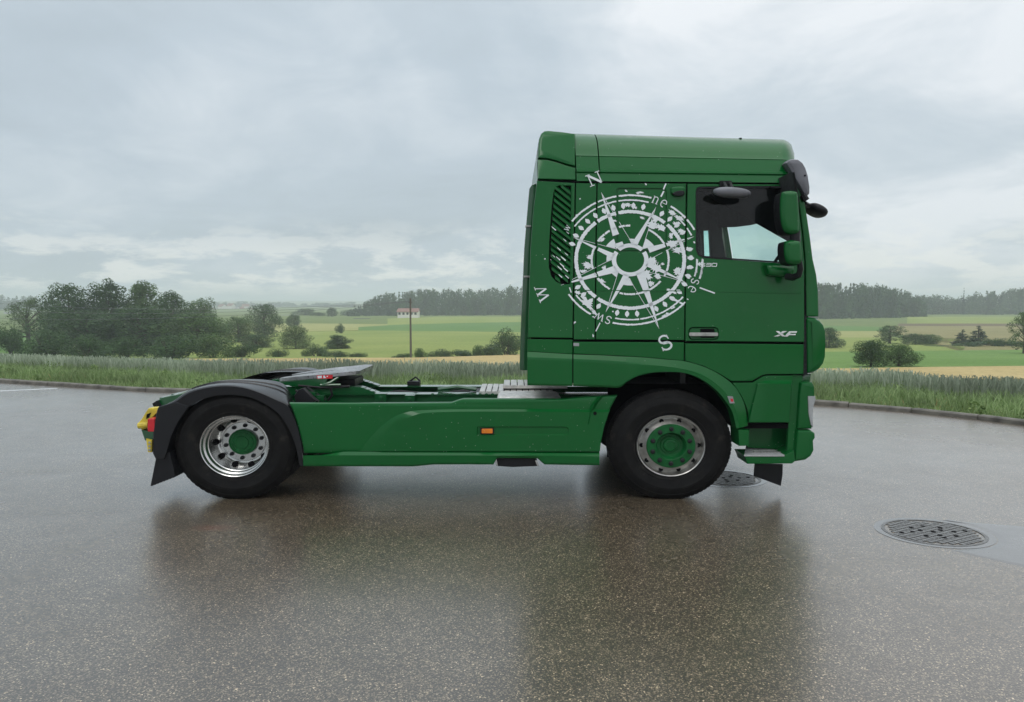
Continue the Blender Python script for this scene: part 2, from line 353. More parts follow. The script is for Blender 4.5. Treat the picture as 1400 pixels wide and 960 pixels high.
# ------------------------------------------------------------------ terrain
PROF = [(-100, -0.1), (10, -0.1), (17, -0.2), (24, -1.2), (32, -2.2), (40, -2.8), (50, -3.2), (60, -3.57), (68, -3.85), (100, -5.43), (105, -5.6), (120, -6.03), (150, -6.33), (200, -6.63), (300, -6.33),
        (450, -4.98), (700, -5.2), (1000, -3.2), (1500, -1.2), (2200, 6.0), (3000, 16.8), (4200, 30.0), (6000, 25)]
PD, PZ = np.array([p[0] for p in PROF], float), np.array([p[1] for p in PROF], float)
def prof(d): return np.interp(d, PD, PZ)
_dd = np.concatenate([np.arange(30, 800, 0.5), np.arange(800, 3000, 4)]); _rr = HROW + (HC - prof(_dd)) / _dd * F
_rr = np.minimum.accumulate(_rr)
def depth_of(row): return float(np.interp(-row, -_rr, _dd))
KERB = [(-70, 44), (-45, 32), (-30, 25), (-20, 20.3), (-11.7, 16.75), (-8.15, 15.25), (-6.66, 14.8), (-3, 14.2), (1, 13.8), (4.6, 13.35), (5.45, 13.0), (6.1, 12.5), (6.8, 11.85), (7.55, 10.8), (8.3, 9.2), (9.0, 6.5), (9.6, 2), (10, -10), (10.2, -45)]
KERB = [(x * 1.017, y * 1.017) for x, y in KERB]
def catmull(P, n):
    out = []
    for i in range(len(P) - 1):
        p0, p1, p2, p3 = (np.array(P[max(i - 1, 0)], float), np.array(P[i], float), np.array(P[i + 1], float), np.array(P[min(i + 2, len(P) - 1)], float))
        for k in range(n):
            t = k / n
            out.append(tuple(0.5 * ((2 * p1) + (-p0 + p2) * t + (2 * p0 - 5 * p1 + 4 * p2 - p3) * t * t + (-p0 + 3 * p1 - 3 * p2 + p3) * t ** 3)))
    out.append(tuple(map(float, P[-1]))); return out
KL = catmull(KERB, 4); KA = np.array(KL)
def kdist(X, Y):      # signed distance to the kerb: positive on the verge side
    X = np.asarray(X, float); Y = np.asarray(Y, float); best = np.full(X.shape, 1e9); sg = np.ones(X.shape)
    for (a, b) in zip(KA[:-1], KA[1:]):
        d = b - a; t = np.clip(((X - a[0]) * d[0] + (Y - a[1]) * d[1]) / (d @ d), 0, 1)
        qx, qy = X - a[0] - t * d[0], Y - a[1] - t * d[1]; ds = np.hypot(qx, qy); cr = d[0] * qy - d[1] * qx
        m = ds < best; best = np.where(m, ds, best); sg = np.where(m, np.sign(cr), sg)
    return best * sg
def tz(X, Y):
    X = np.asarray(X, float); Y = np.asarray(Y, float); d = kdist(X, Y)
    g = np.interp(d, [0, 0.3, 2.5, 4, 8, 14, 24], [0.06, 0.06, 0.0, -0.16, -0.76, -1.6, -2.6])
    t = np.clip((d - 12) / 22, 0, 1); t = t * t * (3 - 2 * t)
    far = prof(np.maximum(Y, 17)); far = np.where(Y < 30, np.minimum(far, np.maximum(-2.6, far)), far)
    z = g * (1 - t) + t * far
    return np.where(d < 0.7, np.interp(d, [-0.2, 0.7], [-0.35, 0.05]), z)
def axis(lo, hi, step, far_lo, far_hi, k=1.13):
    a = list(np.arange(lo, hi, step)); s = step; x = hi; up = []
    while x < far_hi: up.append(x); s *= k; x += s
    s = step; x = lo; dn = []
    while x > far_lo: s *= k; x -= s; dn.append(x)
    return np.array(dn[::-1] + a + up + [far_hi])
def build_terrain():
    xs = axis(-34, 30, 0.6, -3500, 3500); ys = axis(4, 48, 0.5, -220, 6000)
    X, Y = np.meshgrid(xs, ys); Z = tz(X, Y)
    V = np.stack([X, Y, Z], -1).reshape(-1, 3); n = len(xs)
    i = np.arange(len(ys) - 1)[:, None] * n + np.arange(n - 1)[None, :]
    Fq = np.stack([i, i + 1, i + n + 1, i + n], -1).reshape(-1, 4)
    o = np_mesh('ground', V, Fq, M['grassland'], smooth=True); tag(o, kind='structure')
build_terrain()
def offset2(loop, b):
    n = len(loop); A = sum(loop[i][0] * loop[(i + 1) % n][1] - loop[(i + 1) % n][0] * loop[i][1] for i in range(n)); s = 1 if A > 0 else -1; out = []
    for i in range(n):
        p0, p1, p2 = (Vector(loop[i - 1]), Vector(loop[i]), Vector(loop[(i + 1) % n])); d1, d2 = (p1 - p0).normalized(), (p2 - p1).normalized()
        m = (Vector((-d1.y, d1.x)) + Vector((-d2.y, d2.x))).normalized() * s; out.append(tuple(p1 + m * b))
    return out
def build_lot():
    mb = MB(); pts = [(x, y, 0.0) for x, y in KL] + [(-70, -45, 0.0)]
    tris = tessellate_polygon([[Vector(p) for p in pts]])
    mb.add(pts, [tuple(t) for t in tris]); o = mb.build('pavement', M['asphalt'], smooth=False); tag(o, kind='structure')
    for p in o.data.polygons:
        if p.normal.z < 0: p.flip()
    # smooth lane of finer asphalt beside the manhole
    mb = MB(); q = [gnd(1300, 753), gnd(1400, 775.5), gnd(1560, 812), gnd(1560, 735), gnd(1400, 720), gnd(1322, 714)]
    _c = gnd(1276, 728); q += [(_c[0] + 0.405 * 1.094 * math.cos(a), _c[1] + 0.405 * math.sin(a), 0) for a in np.linspace(1.02, -1.12, 14)]
    top = [(x, y, 0.0035) for x, y in offset2([(x, y) for x, y, _ in q], 0.05)]; mb.cap(top); mb.grid([top, [(x, y, 0.0) for x, y, _ in q], [(x, y, -0.01) for x, y, _ in q]], True)
    tag(mb.build('pavement_patch', M['patch'], smooth=False), kind='structure')
    mb = MB(); q = [gnd(-75, 538.9), gnd(-75, 537.6), gnd(77, 530.9), gnd(79, 531.7)]; top = [(x, y, 0.004) for x, y, _ in q]; mb.cap(top)
    mb.grid([top, [(x, y, -0.01) for x, y, _ in q]], True)
    tag(mb.build('parking_line', M['paintline'], smooth=False), kind='structure')
    # kerb stones, about a metre long each
    root = empty('kerb', (KL[len(KL) // 2][0], KL[len(KL) // 2][1], 0)); tag(root, kind='structure')
    P = np.array(KL); seg = np.hypot(*np.diff(P, axis=0).T); cum = np.concatenate([[0], np.cumsum(seg)])
    def pt(s): return np.array([np.interp(s, cum, P[:, 0]), np.interp(s, cum, P[:, 1])])
    s = 34.0; first = True
    while s < cum[-1] - 25:
        ln = 1.0; a, b = pt(s + 0.008), pt(s + ln - 0.008); d = (b - a) / np.linalg.norm(b - a); nrm = np.array([-d[1], d[0]])
        h = 0.075 + random.uniform(-0.006, 0.008); w = 0.13; mb = MB()
        j = random.uniform(-0.006, 0.006)
        lo = [a + nrm * j, b + nrm * j, b + nrm * w, a + nrm * w]
        c1 = [(*p, -0.15) for p in lo]; c2 = [(*p, h - 0.02) for p in lo]
        hi = [a + nrm * (0.02 + j) + d * .006, b + nrm * (0.02 + j) - d * .006, b + nrm * w - d * .006, a + nrm * w + d * .006]; c3 = [(*p, h) for p in hi]
        mb.grid([c1, c2, c3], True); mb.cap(c3)
        mb.build('kerb_stone', M['concrete'], root, smooth=False); s += ln
build_lot()
def field(name, mat, tops, bots, lift=0.12, n=60):
    x0 = max(tops[0][0], bots[0][0]); x1 = min(tops[-1][0], bots[-1][0]); rows = []
    tx, ty = zip(*tops); bx, by = zip(*bots)
    pxs = np.linspace(x0, x1, n); R0 = []
    for k in range(9):
        row = []
        for px in pxs:
            dn, df = depth_of(np.interp(px, bx, by)), depth_of(np.interp(px, tx, ty)); d = dn + (df - dn) * k / 8
            row.append(((px - 700) / F * d, d, float(prof(d)) + lift))
        R0.append(row)
    mb = MB(); mb.grid(R0); mb.grid([R0[0], [(x, y, z - 1.0) for x, y, z in R0[0]]])
    o = mb.build(name, mat, smooth=True, fix=False); tag(o, kind='structure'); return o
GT = [(250, 496.4), (300, 496), (480, 494.5), (560, 494.5), (640, 492), (712, 488), (900, 493), (1060, 508), (1130, 512.5), (1244, 510), (1400, 508), (1900, 505)]
def off(c, dy): return [(x, y + dy) for x, y in c]
field('barley_field', M['barley'], GT, [(250, 528), (1900, 528)], 0.45)
field('meadow', M['meadow_green'], [(1050, 485), (1131, 484), (1253, 482.6), (1400, 481), (1900, 479)], [p for p in off(GT, 0) if p[0] >= 1000], 0.35)
field('lower_meadow', M['meadow_light'], [(235, 458), (340, 456), (505, 453), (712, 455.5), (1050, 455)], [(235, 496), (480, 494.5), (560, 494.5), (640, 492), (712, 488), (900, 493), (1050, 500)], 0.30)
field('crop_field', M['meadow_dark'], [(490, 448), (540, 445), (620, 442.5), (712, 441), (1100, 440)], [(490, 453), (505, 453), (712, 455.5), (1100, 455)], 0.25)
field('upper_meadow', M['meadow_light'], [(530, 436), (600, 433.5), (1100, 433)], [(530, 446), (540, 445), (620, 442.5), (712, 441), (1100, 440)], 0.2)
field('pale_field', M['pale'], [(330, 443), (430, 443), (530, 444)], [(330, 456), (505, 452), (530, 447)], 0.22)
field('far_crop_strip', M['meadow_dark'], [(1120, 446), (1225, 448)], [(1120, 453.5), (1225, 453.5)], 0.2)
field('far_pale_field', M['pale'], [(1120, 453.5), (1212, 453.5)], [(1120, 462.5), (1205, 462.5)], 0.2)
field('far_light_field', M['meadow_light'], [(1120, 462.5), (1205, 462.5), (1320, 464)], [(1120, 486), (1320, 486)], 0.2)
field('tan_field', M['tan'], [(1215, 446.5), (1800, 447)], [(1215, 453), (1320, 484), (1800, 484)], 0.2)
field('brown_strip', M['brown'], [(1228, 443), (1800, 443)], [(1228, 446.5), (1800, 447)], 0.2)
field('hill_meadow', M['meadow_light'], [(1240, 433.5), (1800, 433.5)], [(1232, 443), (1800, 443)], 0.2)
field('grass_bank', M['meadow_dark'], [(-300, 455), (60, 456)], [(-300, 488), (60, 490)], 0.25)

# ------------------------------------------------------------------ verge grass and wheat
def blades(name, n, region, h, w, mat, bend, kind_label, two=False, ear=False, thin=None):
    X = np.random.uniform(region[0], region[1], n); Y = np.random.uniform(region[2], region[3], n); d = kdist(X, Y)
    keep = (d > region[4]) & (d < region[5])
    keep &= np.abs(X) < 0.80 * np.maximum(Y, 1) + 6
    if thin is not None: keep &= np.random.rand(n) < thin(d)
    X, Y, d = X[keep], Y[keep], d[keep]; n = len(X); Z = np.where(d < 0.9, np.maximum(tz(X, Y), 0.03), tz(X, Y)) - 0.02
    ca = 0.2 if ear else 0.5; clump = 1 - ca / 2 + ca * (0.5 + 0.5 * np.sin(X * 1.7 + 0.7 * Y) * np.sin(Y * 2.3 - X * 0.6)); hh = np.random.uniform(h[0], h[1], n) * clump
    if not ear: hh *= np.clip(d / 0.9, 0.25, 1.0)
    else: hh *= 0.93 - 0.10 * np.clip((-X - 6) / 6, 0, 1) + 0.10 * np.exp(-((X + 1.5) / 5.5) ** 2)
    a = np.random.uniform(0, 2 * PI, n); dx, dy = np.cos(a), np.sin(a); ww = np.random.uniform(w[0], w[1], n)
    b = np.random.uniform(bend[0], bend[1], n) * hh; ba = np.random.uniform(0, 2 * PI, n)
    px, py = np.cos(ba) * b, np.sin(ba) * b
    P0 = np.stack([X - dx * ww, Y - dy * ww, Z], -1); P1 = np.stack([X + dx * ww, Y + dy * ww, Z], -1)
    mx, my = X + px * 0.35, Y + py * 0.35
    M0 = np.stack([mx - dx * ww * .85, my - dy * ww * .85, Z + hh * 0.6], -1); M1 = np.stack([mx + dx * ww * .85, my + dy * ww * .85, Z + hh * .6], -1)
    tw = ww * (1.1 if ear else 0.15)
    T0 = np.stack([X + px - dx * tw, Y + py - dy * tw, Z + hh], -1); T1 = np.stack([X + px + dx * tw, Y + py + dy * tw, Z + hh], -1)
    V = np.stack([P0, P1, M1, M0, T1, T0], 1).reshape(-1, 3); i = np.arange(n)[:, None] * 6
    Fq = np.concatenate([i + [[0, 1, 2, 3]], i + [[3, 2, 4, 5]]], 1).reshape(-1, 4)
    o = np_mesh(name, V, Fq, mat); tag(o, kind_label, None, None, 'stuff'); return o
blades('verge_grass', 420000, (-26, 14, 2, 24, 0.14, 3.1), (0.10, 0.30), (0.005, 0.011), M['grass'], (0.2, 0.8), 'rough green grass on the verge behind the kerb')
blades('dry_grass', 14000, (-26, 14, 2, 24, 0.12, 2.0), (0.05, 0.2), (0.004, 0.008), M['straw'], (0.3, 0.9), 'dry straw coloured stalks along the kerb edge')
blades('wheat', 700000, (-44, 30, 4, 42, 2.2, 22), (0.44, 0.56), (0.005, 0.011), M['wheat'], (0.05, 0.4), 'green wheat standing beyond the grass verge', ear=True, thin=lambda d: np.clip(1.25 - d / 9, 0.22, 1))

# ------------------------------------------------------------------ trees
def leaf_cloud(centers, radii, n, size, flat=1.0, seed=0, fill=0.35):
    rg = np.random.RandomState(seed); C = np.array(centers); Rr = np.array(radii, float)
    if Rr.ndim == 1: Rr = np.repeat(Rr[:, None], 3, 1)
    wgt = (Rr.prod(1)) ** (2 / 3); k = rg.choice(len(C), n, p=wgt / wgt.sum())
    u = rg.normal(size=(n, 3)); u /= np.linalg.norm(u, axis=1)[:, None]
    rad = np.where(rg.rand(n) < fill, rg.rand(n) ** 0.5, 0.82 + 0.26 * rg.rand(n))[:, None]
    P = C[k] + u * Rr[k] * rad
    nrm = u * 1.0 + rg.normal(size=(n, 3)) * 0.42 + np.array([0, 0, 0.25]); nrm /= np.linalg.norm(nrm, axis=1)[:, None]
    t = np.cross(nrm, rg.normal(size=(n, 3))); t /= np.linalg.norm(t, axis=1)[:, None]; b = np.cross(nrm, t)
    s = (size * rg.uniform(0.6, 1.35, n))[:, None]
    V = np.stack([P - t * s, P + b * s * 0.55, P + t * s, P - b * s * 0.55], 1).reshape(-1, 3)
    return V
def weeds():
    rg = np.random.RandomState(21); Vs = []
    for i in range(260):
        x = rg.uniform(-20, 11); y = rg.uniform(8, 24); d = float(kdist(np.array([x]), np.array([y]))[0])
        if not (0.16 < d < 2.6) : continue
        z = max(float(tz(x, y)), 0.03); h = rg.uniform(0.10, 0.34) * min(1, 0.5 + d); w = rg.uniform(0.07, 0.22)
        k = rg.randint(3, 6); cs = [(x + rg.uniform(-w, w), y + rg.uniform(-w, w), z + h * rg.uniform(0.35, 1)) for _ in range(k)]
        Vs.append(leaf_cloud(cs, [w * 0.7] * k, int(rg.uniform(30, 80)), rg.uniform(0.018, 0.04), seed=i))
    V = np.concatenate(Vs); tag(np_mesh('weeds', V, np.arange(len(V)).reshape(-1, 4), M['weed']), 'leafy weeds growing through the verge grass', None, None, 'stuff')
M['weed'] = leaf_mat('weed_leaves', (0.10, 0.17, 0.05), (0.24, 0.32, 0.12), 0.3, 0.8)
weeds()
def tree_variant(seed, kind):
    """unit tree: height 1, base at the origin; returns crown vertices and trunk mesh builder"""
    rg = random.Random(seed); mb = MB()
    if kind == 'conifer':
        cs, rs = [], []
        for i in range(11):
            f = i / 10; z = 0.14 + f * 0.80; r = 0.20 * (1 - f) + 0.018
            for k in range(6 if f < 0.8 else 3):
                a = rg.uniform(0, 2 * PI); q = r * rg.uniform(0.45, 1.0); cs.append((math.cos(a) * q, math.sin(a) * q, z - q * 0.25 + rg.uniform(-.02, .02))); rs.append((0.06 * (1 - f) + 0.025, 0.06 * (1 - f) + 0.025, 0.028 + 0.02 * (1 - f)))
        V = leaf_cloud(cs, rs, 5200, 0.014, seed=seed)
        mb.tube([(0, 0, -0.03), (0, 0, 0.5), (0, 0, 0.97)], [0.02, 0.012, 0.003], 7)
        return V, mb
    cs, rs = [], []
    if kind == 'bush':
        for i in range(13):
            a = rg.uniform(0, 2 * PI); q = rg.uniform(0, 0.62); z = rg.uniform(0.22, 0.72) * (1 - 0.3 * q)
            cs.append((math.cos(a) * q, math.sin(a) * q, z)); rs.append(rg.uniform(0.17, 0.30))
        V = leaf_cloud(cs, rs, 5200, 0.026, seed=seed, fill=0.2)
        for k in range(5):
            a = rg.uniform(0, 2 * PI); mb.tube([(0, 0, -0.04), (math.cos(a) * 0.15, math.sin(a) * .15, .3), (math.cos(a) * 0.3, math.sin(a) * .3, .6)], [0.022, 0.015, 0.005], 5)
        return V, mb
    base, n, spread, lo, gap = {'oak': (0.12, 44, 0.36, 0.03, (0.075, 0.14)), 'tall': (0.14, 44, 0.27, 0.05, (0.06, 0.115)), 'airy': (0.22, 40, 0.30, 0.12, (0.05, 0.09)), 'round': (0.12, 34, 0.36, 0.07, (0.09, 0.16)), 'small': (0.26, 30, 0.36, 0.20, (0.10, 0.16))}[kind]
    tips = []
    for i in range(n):
        a = i * 2.4 + rg.uniform(-.5, .5); f = (i + 0.5) / n; z = lo + 0.05 + f * (0.86 - lo)
        env = math.sin(PI * min(1, max(0.0, (z - lo + 0.20) / (1.02 - lo + 0.20)))) ** 0.6
        q = spread * env * rg.uniform(0.30, 1.0); c = (math.cos(a) * q, math.sin(a) * q, z); cs.append(c); rs.append(rg.uniform(*gap) * (0.75 + 0.35 * env)); tips.append(c)
    for k in range(4): cs.append((rg.uniform(-.08, .08), rg.uniform(-.08, .08), rg.uniform(0.85, 0.95))); rs.append(rg.uniform(0.04, 0.07))
    V = leaf_cloud(cs, rs, 9500 if kind != 'airy' else 5200, 0.0150 if kind != 'airy' else 0.0125, seed=seed, fill=0.25)
    mb.tube([(0, 0, -0.04), (0.004, 0.003, base), (0.01, -0.01, 0.55), (0.0, 0.0, 0.86)], [0.030, 0.022, 0.013, 0.003], 8)
    for c in tips[::2]:
        z0 = max(base * 0.8, c[2] * 0.62); mb.tube([(0.004, 0, z0), (c[0] * 0.55, c[1] * 0.55, z0 + (c[2] - z0) * 0.6), c], [0.010, 0.006, 0.002], 5, caps=False)
    return V, mb
VAR = {}
def variant(kind, i):
    key = (kind, i)
    if key not in VAR:
        V, mb = tree_variant(hash(kind) % 1 + sum(map(ord, kind)) * 7 + i * 31, kind)
        VAR[key] = (V, mb, {})
    return VAR[key]
def tree(name, label, kind, var, px, top, d, width, mat, group, cat='tree', base=None, rz=None):
    """a tree at distance d, its top at photo row top and its crown about width photo pixels wide"""
    V, mb, cache = variant(kind, var); X = (px - 700) / F * d; z0 = float(tz(X, d)) if base is None else base
    ztop = HC - (top - HROW) / F * d; h = ztop - z0
    uw = 2 * np.percentile(np.hypot(V[:, 0], V[:, 1]), 93); uh = np.percentile(V[:, 2], 99.7)
    sxy = width / F * d / uw; sz = h / uh
    r = empty(name, (X, d, z0)); tag(r, label, cat, group)
    mkey = mat.name
    if mkey not in cache:
        n = len(V) // 4; cr = np_mesh('crown', V, np.arange(n * 4).reshape(-1, 4), mat, r, (X, d, z0)); tr = mb.build('trunk' if kind != 'bush' else 'stem', M['bark'], r, origin=(0, 0, 0)); tr.location = (0, 0, 0); WORLD[tr.name] = Vector((X, d, z0))
        cache[mkey] = (cr, tr)
    else:
        a, b = cache[mkey]; cr = dup(a, (X, d, z0), r); tr = dup(b, (X, d, z0), r)
    ang = rz if rz is not None else random.uniform(0, 6.28)
    for o in (cr, tr): o.location = (0, 0, 0)
    r.rotation_euler = (0, 0, ang); r.scale = (sxy, sxy, sz)
    return r
G1 = 'trees of the copse at the field edge'; G2 = 'bushes along the valley bottom'; G3 = 'trees across the right hand fields'
L_, K_, B_, N_ = M['leaf'], M['leaf_dark'], M['leaf_light'], M['needle']
for a in [
    ('leafy_tree', 'thin pale tree with gaps, at the far left end of the copse', 'airy', 0, 38, 408, 150, 58, B_, G1),
    ('leafy_tree', 'broad dark tree, first big one in the copse from the left', 'oak', 0, 95, 389, 138, 74, K_, G1),
    ('leafy_tree', 'tall tree with open ragged top, highest of the copse', 'tall', 0, 147, 384, 140, 62, K_, G1),
    ('leafy_tree', 'tall light topped tree with sky showing through, right of the highest one', 'tall', 1, 196, 386, 142, 56, L_, G1),
    ('leafy_tree', 'dark domed tree at the right shoulder of the copse', 'oak', 1, 235, 399, 136, 58, K_, G1),
    ('leafy_tree', 'small crowned tree behind the right end of the copse', 'round', 0, 275, 408, 150, 44, L_, G1),
    ('leafy_tree', 'wide mid green tree filling the right front of the copse', 'oak', 2, 268, 428, 122, 96, L_, G1),
    ('leafy_tree', 'wide dark tree filling the middle front of the copse', 'oak', 1, 190, 420, 124, 110, K_, G1),
    ('leafy_tree', 'low wide dark tree at the left front of the copse', 'round', 0, 118, 424, 122, 108, K_, G1),
    ('leafy_tree', 'rounded tree just right of the copse, before the village', 'round', 1, 325, 433, 160, 52, L_, G1),
    ('leafy_tree', 'round dense tree standing alone above the valley bushes', 'round', 2, 361, 416, 190, 46, K_, G1),
    ('leafy_tree', 'dark bushy tree below the round dense one', 'oak', 0, 350, 457, 135, 44, K_, G2),
    ('leafy_tree', 'fresh green leafy tree with a full crown, right of the dark bushy one', 'round', 0, 404, 445, 130, 42, B_, G2),
    ('leafy_tree', 'slim upright tree near the middle of the valley bottom', 'tall', 0, 461, 458, 130, 34, K_, G2),
    ('leafy_tree', 'small dark tree in front of the grey industrial hall', 'round', 1, 402, 430, 270, 22, K_, 'far trees on the left meadow'),
    ('leafy_tree', 'tiny upright tree left of the dark barn', 'tall', 1, 454, 421, 450, 15, K_, 'far trees on the left meadow'),
    ('leafy_tree', 'wide faint tree behind the industrial hall roof', 'oak', 2, 418, 422, 520, 34, L_, 'far trees on the left meadow'),
    ('leafy_tree', 'low faint tree between the industrial hall and the barn', 'round', 0, 436, 427, 480, 24, L_, 'far trees on the left meadow'),
    ('leafy_tree', 'left one of the two small round trees by the barley', 'small', 1, 1192, 464, 60, 46, K_, G3),
    ('leafy_tree', 'right lighter one of the two small round trees by the barley', 'small', 2, 1231, 470, 61, 48, L_, G3),
    ('leafy_tree', 'rounded dark tree just right of the truck bumper', 'oak', 1, 1134, 448, 135, 36, K_, G3),
    ('leafy_tree', 'hazy pointed tree behind the two small round trees', 'airy', 1, 1217, 445, 155, 40, K_, G3),
    ('leafy_tree', 'bushy hazy tree in the middle of the right hedge line', 'round', 0, 1252, 456, 150, 34, K_, G3),
    ('leafy_tree', 'pale hazy small tree right of the bushy one in the hedge line', 'round', 1, 1273, 457, 150, 26, L_, G3),
    ('spruce_tree', 'shorter left spruce of the pair in the right hedge line', 'conifer', 0, 1316, 451, 148, 26, N_, G3),
    ('spruce_tree', 'taller right spruce of the pair in the right hedge line', 'conifer', 1, 1338, 446, 148, 30, N_, G3),
    ('leafy_tree', 'loose tree cut off by the right edge of the view', 'airy', 0, 1401, 424, 110, 38, L_, G3),
]: tree(*a)
for a in [
    ('bush', 'dark bush at the very left under the copse', 'bush', 0, 15, 446, 128, 60, K_, G2, 'bush'),
    ('bush', 'dark undergrowth bush beneath the thin pale tree', 'bush', 1, 62, 452, 116, 66, K_, G2, 'bush'),
    ('bush', 'dark undergrowth bush beneath the broad dark tree', 'bush', 2, 118, 458, 112, 70, K_, G2, 'bush'),
    ('bush', 'dark undergrowth bush beneath the highest tree', 'bush', 0, 170, 460, 112, 70, K_, G2, 'bush'),
    ('bush', 'dark undergrowth bush beneath the domed tree', 'bush', 1, 232, 458, 110, 76, K_, G2, 'bush'),
    ('bush', 'mid green bush at the right foot of the copse', 'bush', 2, 290, 455, 114, 60, L_, G2, 'bush'),
    ('bush', 'low dark bush between the copse and the fresh green tree', 'bush', 0, 330, 470, 118, 46, K_, G2, 'bush'),
    ('bush', 'small round dark bush left of the fresh green tree', 'bush', 1, 379, 477, 120, 26, K_, G2, 'bush'),
    ('bush', 'rounded bush right of the fresh green tree', 'bush', 2, 431, 471, 124, 38, K_, G2, 'bush'),
    ('bush', 'low bush at the foot of the slim upright tree', 'bush', 0, 463, 480, 118, 46, K_, G2, 'bush'),
    ('bush', 'small round bush standing alone in the meadow edge', 'bush', 1, 491, 482, 118, 20, K_, G2, 'bush'),
    ('bush', 'tiny dark bush far out on the pale field', 'bush', 2, 465, 442, 270, 15, K_, G2, 'bush'),
    ('bush', 'low bush left of the power pole', 'bush', 0, 548, 483, 112, 30, K_, G2, 'bush'),
    ('bush', 'feathery bush right of the power pole', 'bush', 1, 575, 476, 115, 20, L_, G2, 'bush'),
    ('bush', 'wide low bush second from the power pole', 'bush', 2, 603, 477, 120, 40, K_, G2, 'bush'),
    ('bush', 'wide low bush third from the power pole', 'bush', 0, 635, 478, 122, 44, K_, G2, 'bush'),
    ('bush', 'small upright pale bush left of the big one by the cab', 'bush', 1, 654, 473, 122, 18, L_, G2, 'bush'),
    ('bush', 'big bush beside the back of the cab', 'bush', 2, 692, 449, 128, 54, K_, G2, 'bush'),
    ('bush', 'low bush linking the big one and the pale one', 'bush', 1, 668, 471, 124, 36, K_, G2, 'bush'),
    ('bush', 'long low hedge piece right of the truck bumper', 'bush', 0, 1164, 474, 140, 36, K_, G3, 'bush'),
    ('bush', 'low hedge piece behind the two small round trees', 'bush', 1, 1205, 472, 142, 44, K_, G3, 'bush'),
    ('bush', 'low dark hedge piece left of the spruce pair', 'bush', 2, 1287, 472, 142, 44, K_, G3, 'bush'),
    ('bush', 'dark hedge piece at the foot of the spruce pair', 'bush', 0, 1330, 467, 142, 44, K_, G3, 'bush'),
    ('bush', 'rounded hedge bush right of the spruce pair', 'bush', 1, 1364, 462, 142, 30, K_, G3, 'bush'),
    ('bush', 'hedge bush nearest the right edge of the view', 'bush', 2, 1392, 466, 142, 40, K_, G3, 'bush'),
]: tree(*((*a[:6], a[6] * 0.80, *a[7:]) if a[9] is G2 else a))

def forest(name, label, spans, n, seed, conif=0.35, hs=(0.85, 1.0)):
    """a far wood as one mass: spans = (px, top row, depth)"""
    rg = np.random.RandomState(seed); Vs = []
    px0, tp, dp = zip(*spans); pool = []
    for k, kd in enumerate(['oak', 'tall', 'round', 'conifer', 'conifer']):
        V = tree_variant(900 + seed + k * 13, kd)[0].reshape(-1, 4, 3); sel = rg.choice(len(V), 1100, replace=False); Q = V[sel]
        c = Q.mean(1, keepdims=True); pool.append((kd, c + (Q - c) * 2.6))
    for i in range(n):
        px = px0[0] + (px0[-1] - px0[0]) * (i + rg.rand()) / n
        d = np.interp(px, px0, dp) * (1 + rg.uniform(-0.01, 0.10)); top = np.interp(px, px0, tp) + abs(rg.normal()) * 4.2 - 1.5
        if rg.rand() < conif: kd, Q = pool[3 + rg.randint(2)]; uw = 0.46; wpx = rg.uniform(11, 16)
        else: kd, Q = pool[rg.randint(3)]; uw = 0.85; wpx = rg.uniform(15, 26)
        z0 = float(prof(d)) - 1; h = HC - (top - HROW) / F * d - z0; sxy = wpx / F * d / uw; a = rg.uniform(0, 6.28)
        X = (px - 700) / F * d; ca, sa = math.cos(a), math.sin(a)
        q = np.stack([(Q[..., 0] * ca - Q[..., 1] * sa) * sxy + X, (Q[..., 0] * sa + Q[..., 1] * ca) * sxy + d, (Q[..., 2] if kd == 'conifer' else (Q[..., 2] - 0.12) / 0.88) * h + z0], -1)
        Vs.append(q.reshape(-1, 3))
    V = np.concatenate(Vs); o = np_mesh(name, V, np.arange(len(V)).reshape(-1, 4), M['forest']); tag(o, label, None, None, 'stuff'); return o
forest('forest', 'mixed forest on the rise behind the farmhouse', [(462, 428, 470), (485, 418, 470), (515, 405, 480), (545, 398, 490), (580, 394, 500), (640, 396, 510), (712, 391, 520), (900, 389, 520), (1100, 388, 500)], 150, 3, 0.35)
forest('forest', 'dark spruce and broadleaf forest right of the truck', [(1090, 388, 400), (1135, 386, 400), (1180, 388, 410), (1205, 390, 420), (1235, 396, 430), (1262, 412, 450)], 70, 5, 0.5)
forest('forest', 'hazy broadleaf wood along the right horizon', [(1235, 404, 560), (1280, 403, 560), (1305, 407, 560), (1345, 398, 560), (1400, 393, 560), (1600, 392, 560)], 90, 8, 0.2)
forest('forest', 'distant bluish wood behind the copse', [(-200, 404, 900), (60, 405, 900), (110, 412, 950), (220, 418, 950)], 60, 12, 0.5)
forest('forest', 'faint treeline beyond the village', [(215, 414, 1500), (330, 413, 1500), (420, 415, 1500), (480, 414, 1500)], 90, 15, 0.3)
t = tree('dead_tree', 'bare dead snag rising above the hazy wood on the right', 'conifer', 2, 1316, 394, 545, 4, N_, None)

